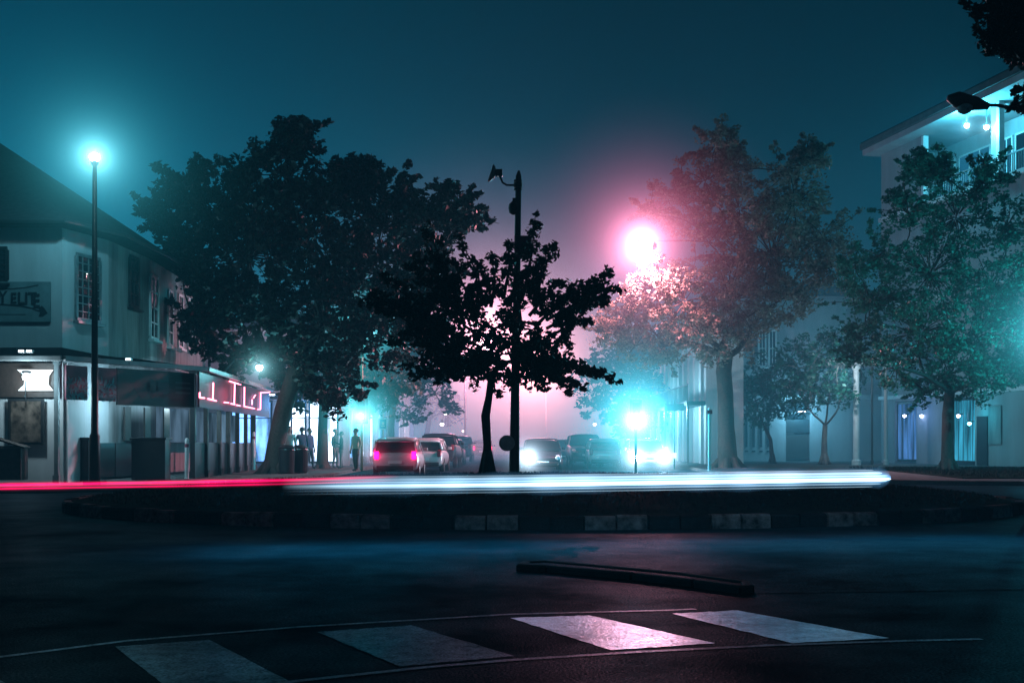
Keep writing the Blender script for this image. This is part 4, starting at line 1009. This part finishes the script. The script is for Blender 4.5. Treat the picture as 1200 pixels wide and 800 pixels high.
q = MB(); q.box((0, -.06, zat(533.5, 52) - .14), (.2, .03, .24)); q.build('marker', emat('marker_lit', (.8, .9, 1), 1.2), ts_)
for px, Y, h_, lab in ((831.5, 49, 2.6, 'slim pale post with a small plate left of the thick trunk'), (219, 38.2, 1.3, 'short white bollard under the verandah corner'), (297.5, 50.5, 1.6, 'short white bollard at the verandah end'), (559, 0, 0, '')):
    if not h_: continue
    bo = thing('bollard' if h_ < 2 else 'marker_post', lab, 'bollard' if h_ < 2 else 'post', Vector((P(px, 0, Y).x, Y, .14)))
    q = MB(); q.lathe((0, 0, 0), [(.08, 0), (.07, .03), (.065, h_ - .06), (.03, h_)], 12); q.build('shaft', M_trim, bo, smooth=False)
    q = MB(); q.box((0, -.08, h_ - .2), (.2, .01, .16)) if h_ > 2 else q.lathe((0, 0, 0), [(.068, h_ - .3), (.07, h_ - .29), (.07, h_ - .2), (.068, h_ - .19)], 12); q.build('band', M_maroon, bo)

# ------------------------------------------------------------------ cars
def carpaint(name, col): return mat(name, col, .3, metal=.3, var=.04, coat=.6)
M_rim = mat('alloy_rim', (.4, .41, .42), .3, metal=.9, var=.1)
M_cglass = mat('car_glass', (.01, .013, .016), .06, var=.05, spec=.8)
M_tail = emat('tail_red', (1.0, .0, .16), 6); M_tailoff = mat('tail_lens_unlit', (.25, .01, .02), .2)
M_head = emat('headlight_lit', (.85, .95, 1.0), 260); M_headoff = mat('headlight_unlit', (.45, .48, .5), .12)
def loft(q, stations, mi=0):
    """stations: list of (y, [(x,z)...]) half sections, mirrored"""
    rings = []
    for y, half in stations:
        ring = [(x, y, z) for x, z in half] + [(-x, y, z) for x, z in reversed(half)]
        rings.append(ring)
    n = len(rings[0]); vs = [v for r_ in rings for v in r_]; fs = []
    for i in range(len(rings) - 1):
        for k in range(n): fs.append((i * n + k, i * n + (k + 1) % n, (i + 1) * n + (k + 1) % n, (i + 1) * n + k))
    fs.append(tuple(range(n))[::-1]); fs.append(tuple((len(rings) - 1) * n + k for k in range(n)))
    q.add(vs, fs, mi)
def make_car(label, loc, rz, paint, tails=False, heads=False, suv=False, group=None, name='parked_car', one=False):
    """front towards +y in local space, rear at y=0"""
    c = thing(name, label, 'car', loc, rz, group)
    Lc, w = (4.5, .92) if suv else (3.9, .86)
    hz = .22 if suv else 0; belt = .98 + hz; rf = 1.46 + hz * 1.2
    def sec(y, wf, zb, zt): return (y, [(w * wf * .55, zb), (w * wf * .93, zb + .05), (w * wf, (zb + zt) * .45), (w * wf * .99, zt - .12), (w * wf * .93, zt - .015), (w * wf * .5, zt + .02)])
    q = MB(); g0 = .2 + hz * .4
    loft(q, [sec(0.0, .88, g0 + .12, .72 + hz), sec(.06, .96, g0 + .05, .86 + hz), sec(.22, 1, g0, belt), sec(.9, 1.01, g0, belt), sec(2.2, 1.01, g0, belt - .01), sec(Lc - 1.15, 1, g0, belt - .06), sec(Lc - .5, .98, g0, .84 + hz), sec(Lc - .12, .92, g0 + .04, .70 + hz), sec(Lc, .82, g0 + .12, .6 + hz)])
    b = q.build('body', paint, c, smooth=True); md = b.modifiers.new('s', 'SUBSURF'); md.levels = 2; md.render_levels = 2
    def top(y, wf, z): return (y, [(w * wf, z - .05), (w * wf * .94, z), (w * wf * .5, z + .025)])
    ry0 = .28; 
    # greenhouse glass
    q = MB()
    def gh(y, wb, wt, zt): return (y, [(w * wb, belt - .03), (w * wt, zt), (w * wt * .5, zt + .02)])
    loft(q, [gh(.10, .90, .86, belt + .0), gh(.3, .93, .80, rf - .10), gh(.55, .94, .78, rf - .03), gh(1.9, .94, .78, rf - .03), gh(2.25, .94, .80, rf - .1), gh(Lc - 1.05, .92, .88, belt + .0)])
    q.build('windows', M_cglass, c)
    # roof and pillars
    q = MB()
    loft(q, [(.16, [(w * .82, rf - .15), (w * .8, rf - .11), (w * .4, rf - .07)]), (.4, [(w * .83, rf - .07), (w * .79, rf - .01), (w * .4, rf + .02)]), (1.2, [(w * .83, rf - .06), (w * .79, rf + .0), (w * .4, rf + .04)]), (1.95, [(w * .83, rf - .07), (w * .79, rf - .01), (w * .4, rf + .02)]), (2.25, [(w * .83, rf - .13), (w * .8, rf - .09), (w * .4, rf - .05)])])
    for s in (-1, 1):
        for (y0, z0, y1, z1, r_) in ((.12, belt - .03, .3, rf - .09, .06), (1.25, belt - .03, 1.25, rf - .06, .035), (Lc - 1.1, belt - .03, 2.2, rf - .1, .035)):
            q.tube([(s * w * .93, y0, z0), (s * w * .82, y1, z1)], r_, 6)
    q.build('roof', paint, c, smooth=True)
    # bumper, plate
    q = MB(); q.box((0, .0, g0 + .16), (w * 1.6, .14, .16)); q.box((0, Lc - .02, g0 + .16), (w * 1.5, .12, .16)); q.build('bumper', M_tshell, c, bevel=.03)
    q = MB(); q.box((0, -.03, .56 + hz), (.5, .02, .11)); q.build('number_plate', M_trim, c)
    q = MB(); q.box((0, Lc + .02, .42 + hz), (.5, .02, .11)); q.build('number_plate', M_trim, c)
    q = MB(); q.box((0, Lc - .05, .56 + hz), (.9, .1, .1)); q.build('grille', M_tshell, c, bevel=.02)
    for s in (-1, 1):
        q = MB(); q.box((s * w * .80, .03, .82 + hz), (.17, .12, .3)); q.build('tail_light', M_tail if tails else M_tailoff, c, bevel=.03)
        q = MB(); q.lathe((s * w * .74, Lc - .06, .64 + hz), [(.04, -.06), (.12, -.02), (.11, .05), (.05, .085)], 14, 'Y'); q.build('headlight', (M_head if heads and not (one and s < 0) else M_headoff), c, smooth=True)
        q = MB(); q.box((s * (w + .08), Lc - 1.35, belt + .05), (.17, .1, .12)); q.build('mirror', paint, c, bevel=.03)
        for y in (.72, Lc - .78):
            x = s * (w - .1)
            q = MB(); q.lathe((x, y, .31), [(.2, -.1), (.29, -.1), (.31, -.07), (.31, .07), (.29, .1), (.2, .1)], 24, 'X'); wh = q.build('wheel', M_rubber, c, smooth=False)
            q = MB(); q.lathe((x + s * .07, y, .31), [(.2, -.02), (.2, .02), (.05, .035)], 18, 'X'); q.build('rim', M_rim, wh)
    if tails:
        for s in (-1, 1):
            p = Matrix.Rotation(rz, 3, 'Z') @ Vector((s * w * .8, -.25, .82 + hz)) + Vector(loc); halo(c, Vector(loc) + Matrix.Rotation(-rz, 3, 'Z') @ (p - Vector(loc)), 1.0, .05, (1, .02, .14), .002, (1, .5, .6)); lamp('tail_light_glow', p, 1.5, (1, .02, .2), .08)
    if heads:
        for s in ((1,) if one else (-1, 1)):
            p = Matrix.Rotation(rz, 3, 'Z') @ Vector((s * w * .74, Lc + .2, .64 + hz)) + Vector(loc); lamp('headlight_glow', p, heads, (.55, .80, 1.0), .1)
            halo(c, Vector(loc) + Matrix.Rotation(-rz, 3, 'Z') @ (p - Vector(loc)), 1.8, .24, (.40, .68, 1), .12, (.8, .95, 1))
            lamp('headlight_beam', p, heads * 1.6, (.55, .80, 1.0), .1, spot=50, aim=Matrix.Rotation(rz, 3, 'Z') @ Vector((0, 1, -.06)))
    return c
W_ = carpaint('white_car_paint', (.55, .55, .56)); D_ = carpaint('dark_car_paint', (.03, .035, .045)); S_ = carpaint('silver_car_paint', (.3, .31, .33))
LG = 'cars parked along the left of the street'; RG = 'cars on the right of the street'
make_car('white hatchback with both red tail lights lit, nearest in the left row', (P(463, 0, 44).x, 44, 0), 0, W_, tails=True, group=LG)
make_car('second white car, just ahead of the lit hatchback', (P(496, 0, 52).x, 52, 0), R(-2), W_, group=LG)
make_car('dark tall estate car in the left row between white car and far cars', (P(513, 0, 60).x, 60, 0), R(-2), D_, suv=True, group=LG)
make_car('dark car fourth from the front of the left row', (P(526, 0, 69).x, 69, 0), 0, D_, group=LG)
make_car('dark tall car at the far end of the left row', (P(537, 0, 79).x, 79, 0), 0, D_, suv=True, group=LG)
make_car('distant car with red tail lights in the pink mist', (P(565, 0, 96).x, 96, 0), 0, D_, tails=True, name='driving_car', group='cars driving away in the mist')
make_car('oncoming car with both headlights glaring under the right traffic light', (P(750, 0, 58).x, 58, 0), R(180), W_, heads=200, name='driving_car', group=RG)
make_car('oncoming car with one glaring headlight just right of the camera pole', (P(634, 0, 55.5).x, 55.5, 0), R(180), D_, heads=200, one=True, name='driving_car', group=RG)
make_car('dark tall car between the two cars with headlights', (P(682, 0, 67).x, 67, 0), R(180), D_, suv=True, group=RG)
make_car('dark low car half hidden behind the one with a single headlight', (P(655, 0, 76).x, 76, 0), R(180), D_, group=RG)
make_car('pale car with unlit red lamps left of the oncoming car', (P(709, 0, 60).x, 60, 0), 0, W_, group=RG)

# ------------------------------------------------------------------ people
def person(label, loc, rz, shirt, trousers, pose=0, h=1.72, skirt=False):
    rt = thing('person', label, 'person', loc, rz)
    k = h / 1.75
    me = bpy.data.meshes.new('body'); V = []; E = []; Rr = []
    def add(p, r, par=None):
        V.append(Vector(p) * k); Rr.append(r * k)
        if par is not None: E.append((par, len(V) - 1))
        return len(V) - 1
    pel = add((0, 0, .95), .15)
    wst = add((0, 0, 1.1), .125, pel); ch = add((0, 0, 1.32), .155, wst); nk0 = add((0, 0, 1.46), .075, ch); nk = add((0, -.01, 1.53), .052, nk0)
    hd = add((0, -.02, 1.60), .085, nk); h2 = add((0, -.015, 1.68), .098, hd); h3 = add((0, 0, 1.72), .05, h2)
    st = .12 if pose == 1 else .05
    for s in (-1, 1):
        hip = add((s * .1, 0, .88), .1, pel); kn = add((s * .1, -.02 * 1 - s * st * .4, .5), .068, hip); an = add((s * .1, .02 - s * st, .1), .045, kn); ft = add((s * .12, -.13 - s * st, .05), .04, an)
        sh = add((s * .185, 0, 1.40), .072, ch)
        if pose == 2 and s == 1: el = add((s * .26, -.08, 1.15), .045, sh); wr = add((s * .14, -.28, 1.25), .03, el); dr = Vector((-.2, -.3, .6)).normalized()
        else: el = add((s * .245, .03, 1.12), .052, sh); wr = add((s * .235, -.06, .88), .032, el); dr = Vector((0, -.15, -1)).normalized()
        pm = add(Vector(V[wr]) / k + dr * .07, .034, wr)
        for f in range(4):
            o_ = Vector((0, (f - 1.5) * .021, 0)); b0 = add(Vector(V[pm]) / k + o_ + dr * .02, .010, pm)
            b1_ = add(Vector(V[b0]) / k + dr * (.04 - abs(f - 1.3) * .005), .009, b0); add(Vector(V[b1_]) / k + (dr + Vector((-s * .5, 0, 0))).normalized() * .035, .008, b1_)
        t0 = add(Vector(V[wr]) / k + dr * .04 + Vector((0, -.035, 0)), .012, wr); add(Vector(V[t0]) / k + dr * .035 + Vector((0, -.02, 0)), .01, t0)
    me.from_pydata([tuple(v) for v in V], E, [])
    o = bpy.data.objects.new('body', me); COL.objects.link(o)
    sk = o.modifiers.new('Skin', 'SKIN'); sb_ = o.modifiers.new('Sub', 'SUBSURF'); sb_.levels = 1; sb_.render_levels = 1
    if not me.skin_vertices: 
        bm_ = bmesh.new(); bm_.from_mesh(me); bm_.verts.layers.skin.verify(); bm_.to_mesh(me); bm_.free()
    for i, r_ in enumerate(Rr): me.skin_vertices[0].data[i].radius = (r_, r_ * (.78 if i in (pel, wst, ch) else 1)); me.skin_vertices[0].data[i].use_root = (i == 0)
    dg = bpy.context.evaluated_depsgraph_get(); me2 = bpy.data.meshes.new_from_object(o.evaluated_get(dg)); bpy.data.objects.remove(o)
    me2.name = 'body'; me2.materials.clear()
    for m in (MS_skin, shirt, trousers, M_black): me2.materials.append(m)
    for p_ in me2.polygons:
        c = p_.center / k; p_.use_smooth = True
        arm = abs(c.x) > .2 or c.y < -.16
        if c.z > 1.5: i = 0
        elif c.z < .12: i = 3
        elif arm and (Vector((c.x, c.y, c.z)) - Vector((math.copysign(.27, c.x), .03, 1.12))).length > .2 and c.z < 1.0 and abs(c.x) > .19: i = 0
        elif c.z > .92: i = 1
        else: i = 2
        p_.material_index = i
    b = bpy.data.objects.new('body', me2); COL.objects.link(b); b.parent = rt
    # hair and face
    q = MB(); q.lathe((0, .02 * k, 1.66 * k), [(.085 * k, -.05 * k), (.1 * k, 0), (.1 * k, .04 * k), (.08 * k, .085 * k), (.04 * k, .108 * k), (.008, .112 * k)], 14); q.build('hair', M_black, rt, smooth=True)
    q = MB(); q.lathe((0, -.115 * k, 1.625 * k), [(.016 * k, -.025 * k), (.02 * k, -.01 * k), (.008 * k, .03 * k)], 8); q.build('nose', MS_skin, rt)
    for s in (-1, 1):
        q = MB(); q.lathe((s * .036 * k, -.105 * k, 1.66 * k), [(.006, -.012), (.014 * k, 0), (.006, .012)], 8); q.build('eye', M_black, rt)
        q = MB(); q.lathe((s * .1 * k, 0, 1.64 * k), [(.012, -.03), (.02 * k, 0), (.01, .03)], 8); q.build('ear', MS_skin, rt)
    q = MB(); q.box((0, -.108 * k, 1.585 * k), (.05 * k, .02, .012)); q.build('mouth', M_maroon, rt)
    return rt
MS_skin = mat('skin', (.25, .16, .12), .5, var=.1)
C_ = lambda n, c: mat(n, c, .8, var=.15, scale=8)
ped = [(339, 47.0, 20, C_('pale_shirt', (.4, .38, .35)), C_('dark_trousers', (.02, .022, .03)), 0, 'person in a pale top at the waist high counter right of the leaning trunk'),
       (354, 49.5, -150, C_('navy_coat', (.02, .03, .06)), C_('dark_jeans', (.02, .025, .05)), 2, 'person in dark coat facing away between pale top and couple'),
       (363, 50.6, 60, C_('blue_coat', (.03, .05, .12)), C_('dark_jeans', (.02, .025, .05)), 1, 'person in blue jacket walking just left of the slender trunk'),
       (393, 52.5, 70, C_('teal_coat', (.03, .1, .1)), C_('grey_trousers', (.12, .13, .14)), 0, 'person with greenish jacket right of the slender trunk'),
       (400, 51.8, -75, C_('black_coat', (.015, .015, .02)), C_('grey_trousers', (.12, .13, .14)), 2, 'person in black coat standing alone nearer the traffic light'),
       (417, 47.0, -40, C_('cream_top', (.32, .33, .26)), C_('dark_skirt', (.02, .03, .03)), 0, 'person in cream top and dark trousers beside the signal pole')]
for px, Y, rz, s_, t_, po, lab in ped:
    person(lab, (P(px, 0, Y).x, Y, .14), R(rz), s_, t_, po, 1.62 + .04 * (int(px) % 5))
for k, px in enumerate((336, 348)):
    bn = thing('litter_bin', ['dark round litter bin left in front of the people', 'second dark round litter bin closer to the slender trunk'][k], 'bin', Vector((P(px, 0, 44.5).x, 44.5 + k * .7, .14)))
    q = MB(); q.lathe((0, 0, 0), [(.24, 0), (.28, .05), (.3, .85), (.32, .87), (.3, .92)], 18); q.build('body', M_black, bn)
    q = MB(); q.lathe((0, 0, 0), [(.31, .925), (.33, .95), (.2, 1.05), (.03, 1.07)], 18); q.build('lid', M_dark, bn)

# ------------------------------------------------------------------ light trails of passing traffic over the near road
def trailmat(name, col, s):
    m = bpy.data.materials.new(name); m.use_nodes = True; nt = m.node_tree; N = nt.nodes; L = nt.links; N.remove(N['Principled BSDF'])
    at = N.new('ShaderNodeAttribute'); at.attribute_name = 'glow'
    e = N.new('ShaderNodeEmission'); e.inputs['Color'].default_value = tuple(col) + (1,); mu = N.new('ShaderNodeMath'); mu.operation = 'MULTIPLY'; mu.inputs[1].default_value = s
    L.new(at.outputs['Fac'], mu.inputs[0]); L.new(mu.outputs[0], e.inputs['Strength'])
    t = N.new('ShaderNodeBsdfTransparent'); ad = N.new('ShaderNodeAddShader'); L.new(e.outputs[0], ad.inputs[0]); L.new(t.outputs[0], ad.inputs[1])
    L.new(ad.outputs[0], N['Material Output'].inputs['Surface']); return m
def trail(name, label, pts, half, m, fade, parent=None, prof=None, n=260, rnd_tip=True):
    """ribbon that stands upright along a ground path; pts: (px,py,Y); brightness stored per vertex"""
    xs = [p[0] for p in pts]; vs = []; fs = []; val = []
    rows = prof or [(-1, 0), (-.6, .12), (-.25, .6), (0, 1), (.25, .6), (.6, .12), (1, 0)]
    for i in range(n + 1):
        px = xs[0] + (xs[-1] - xs[0]) * i / n
        py = np.interp(px, xs, [p[1] for p in pts]); Y = np.interp(px, xs, [p[2] for p in pts])
        c = P(px, py, Y); u = px
        wob = 1 + .12 * math.sin(px * .05) + .08 * math.sin(px * .13 + 1)
        tip = min(1, max(0, (xs[-1] - px)) / 14) ** .5 if rnd_tip else 1
        hh = half * (.15 + .85 * tip) * (1 + .10 * math.sin(px * .031) + .06 * math.sin(px * .11))
        for a, b in rows:
            vs.append((c.x, c.y, c.z + a * hh)); val.append(b * np.interp(u, [f[0] for f in fade], [f[1] for f in fade]) * wob)
    k = len(rows)
    for i in range(n):
        for j in range(k - 1): fs.append((i * k + j, (i + 1) * k + j, (i + 1) * k + j + 1, i * k + j + 1))
    q = MB(); q.add(vs, fs); o = q.build(name, m, parent)
    at = o.data.attributes.new('glow', 'FLOAT', 'POINT'); at.data.foreach_set('value', val)
    return o
TW = trailmat('trail_white', (.55, .82, 1.0), 1.0); TWb = trailmat('trail_blue', (.16, .52, 1.0), 1.0); TR = trailmat('trail_red', (1.0, .005, .12), 1.0)
wt = thing('headlight_trail', 'long glowing white headlight streak passing in front of the island', 'light trail', (3, 16.8, .75))
WI = Matrix.Translation((-3, -16.8, -.75))
wp = [(330, 569, 15.9), (600, 566.5, 16.2), (800, 563.5, 16.9), (1045, 560, 17.8)]
fd = [(330, 0), (420, .3), (600, .75), (750, 1.0), (1040, 1.0), (1050, 1.0)]
for dy, hf, s_, dY in ((1, .045, 4.5, 0), (-6, .05, 1.3, .05), (6.5, .025, .7, .1), (-1, .17, 1.2, .15), (-9.5, .012, .8, .02), (10, .012, .6, .03), (-3, .012, 2.5, -.03), (3.5, .01, 2.2, -.02)):
    o = trail('light_streak', None, [(a - (abs(dy) ** 1.35 if a > 1000 else 0), b + dy, c + dY) for a, b, c in wp], hf, TWb if hf > .1 else TW, [(f, v * s_) for f, v in fd], wt); o.matrix_parent_inverse = WI
ad_ = bpy.data.lights.new('trail_light', 'AREA'); ad_.shape = 'RECTANGLE'; ad_.size = 11; ad_.size_y = 1.6; ad_.energy = 190; ad_.color = (.04, .52, .90)
ao_ = bpy.data.objects.new('trail_light', ad_); COL.objects.link(ao_); ao_.location = (1.8, 15.0, .75); ao_.rotation_euler = (R(-8), 0, R(8))
rt_ = thing('tail_light_trail', 'long glowing red tail light streak over the road at the left', 'light trail', (-4, 15.5, .74))
RI = Matrix.Translation((4, -15.5, -.74))
rp_ = [(-80, 571, 15.0), (0, 569.5, 15.2), (200, 566.5, 15.5), (350, 563.5, 15.8), (470, 559.5, 16.1)]
fr = [(-80, 1), (0, 1), (250, 1), (360, .6), (440, .2), (470, 0)]
for dy, hf, s_, dY in ((-1.5, .035, 2.6, 0), (3, .022, 1.4, .05), (0, .07, .25, .1)):
    o = trail('light_streak', None, [(a, b + dy, c + dY) for a, b, c in rp_], hf, TR, [(f, v * s_) for f, v in fr], rt_); o.matrix_parent_inverse = RI

# ------------------------------------------------------------------ haze
m = bpy.data.materials.new('night_haze'); m.use_nodes = True; nt = m.node_tree; N = nt.nodes; nt.nodes.remove(nt.nodes['Principled BSDF'])
vsn = N.new('ShaderNodeVolumeScatter'); vsn.inputs['Anisotropy'].default_value = 0.15; vsn.inputs['Color'].default_value = (.30, .80, 1, 1)
g_ = N.new('ShaderNodeNewGeometry'); sx = N.new('ShaderNodeSeparateXYZ'); nt.links.new(g_.outputs['Position'], sx.inputs[0])
def mr(src, a, b, c, d):
    n = N.new('ShaderNodeMapRange'); n.interpolation_type = 'SMOOTHSTEP'
    for i, v in enumerate((a, b, c, d)): n.inputs[i + 1].default_value = v
    nt.links.new(src, n.inputs[0]); return n.outputs[0]
def mth(op, a, b):
    n = N.new('ShaderNodeMath'); n.operation = op
    for i, v in enumerate((a, b)):
        if isinstance(v, (int, float)): n.inputs[i].default_value = v
        else: nt.links.new(v, n.inputs[i])
    return n.outputs[0]
HAZE_NEAR, HAZE_FAR = 0.0012, 0.0165
dens = mth('MULTIPLY', mr(sx.outputs['Y'], 44, 74, HAZE_NEAR, HAZE_FAR), mr(sx.outputs['Z'], 2, 24, 1.25, 0.16))
nt.links.new(dens, vsn.inputs['Density'])
em = N.new('ShaderNodeEmission'); em.inputs['Color'].default_value = (.01, .38, .68, 1); nt.links.new(mth('MULTIPLY', mth('MULTIPLY', dens, 0.115), mr(sx.outputs['X'], -70, 20, 4.2, 1.0)), em.inputs['Strength'])  # haze glows by itself: teal lamp light put in as emission, stronger leftward
ads = N.new('ShaderNodeAddShader'); nt.links.new(vsn.outputs[0], ads.inputs[0]); nt.links.new(em.outputs[0], ads.inputs[1])
nt.links.new(ads.outputs[0], N['Material Output'].inputs['Volume'])
mb = MB(); mb.box((0, 90, 27), (300, 340, 64)); structure(mb, 'haze', m)

# ------------------------------------------------------------------ night sky, moonlight, camera
w = bpy.data.worlds.new('World'); sc.world = w; w.use_nodes = True; nt = w.node_tree
bg = nt.nodes['Background']; sky = nt.nodes.new('ShaderNodeTexSky'); sky.sky_type = 'NISHITA'; sky.sun_disc = False; sky.sun_elevation = R(-4); sky.sun_rotation = R(200)
mx = nt.nodes.new('ShaderNodeMix'); mx.data_type = 'RGBA'; mx.inputs[0].default_value = .8
mx.inputs[7].default_value = (.0, .17, .40, 1)
nt.links.new(sky.outputs[0], mx.inputs[6]); nt.links.new(mx.outputs[2], bg.inputs['Color']); bg.inputs['Strength'].default_value = .026
sun = bpy.data.lights.new('moon', 'SUN'); sun.energy = .01; sun.angle = R(10); sun.color = (.5, .8, 1); so = bpy.data.objects.new('moon', sun); COL.objects.link(so); so.rotation_euler = (R(50), 0, R(20))

cam = bpy.data.cameras.new('camera'); co = bpy.data.objects.new('camera', cam); COL.objects.link(co)
co.location = (0, 0, CH); co.rotation_euler = (R(90), 0, 0); cam.sensor_width = 36; cam.lens = 36 * F / 1200; cam.shift_y = (HY - 400) / 1200
cam.clip_start = .1; cam.clip_end = 2000; sc.camera = co
sc.view_settings.view_transform = 'Standard'; sc.view_settings.look = 'None'; sc.view_settings.exposure = 0
cy = sc.cycles; cy.use_denoising = True
try: cy.denoiser = 'OPENIMAGEDENOISE'
except Exception: pass
cy.max_bounces = 5; cy.diffuse_bounces = 2; cy.glossy_bounces = 2; cy.transmission_bounces = 2; cy.volume_bounces = 0; cy.transparent_max_bounces = 12
cy.volume_step_rate = 1.4; cy.volume_max_steps = 256
cy.sample_clamp_indirect = 2; cy.use_light_tree = True; cy.caustics_reflective = False; cy.caustics_refractive = False
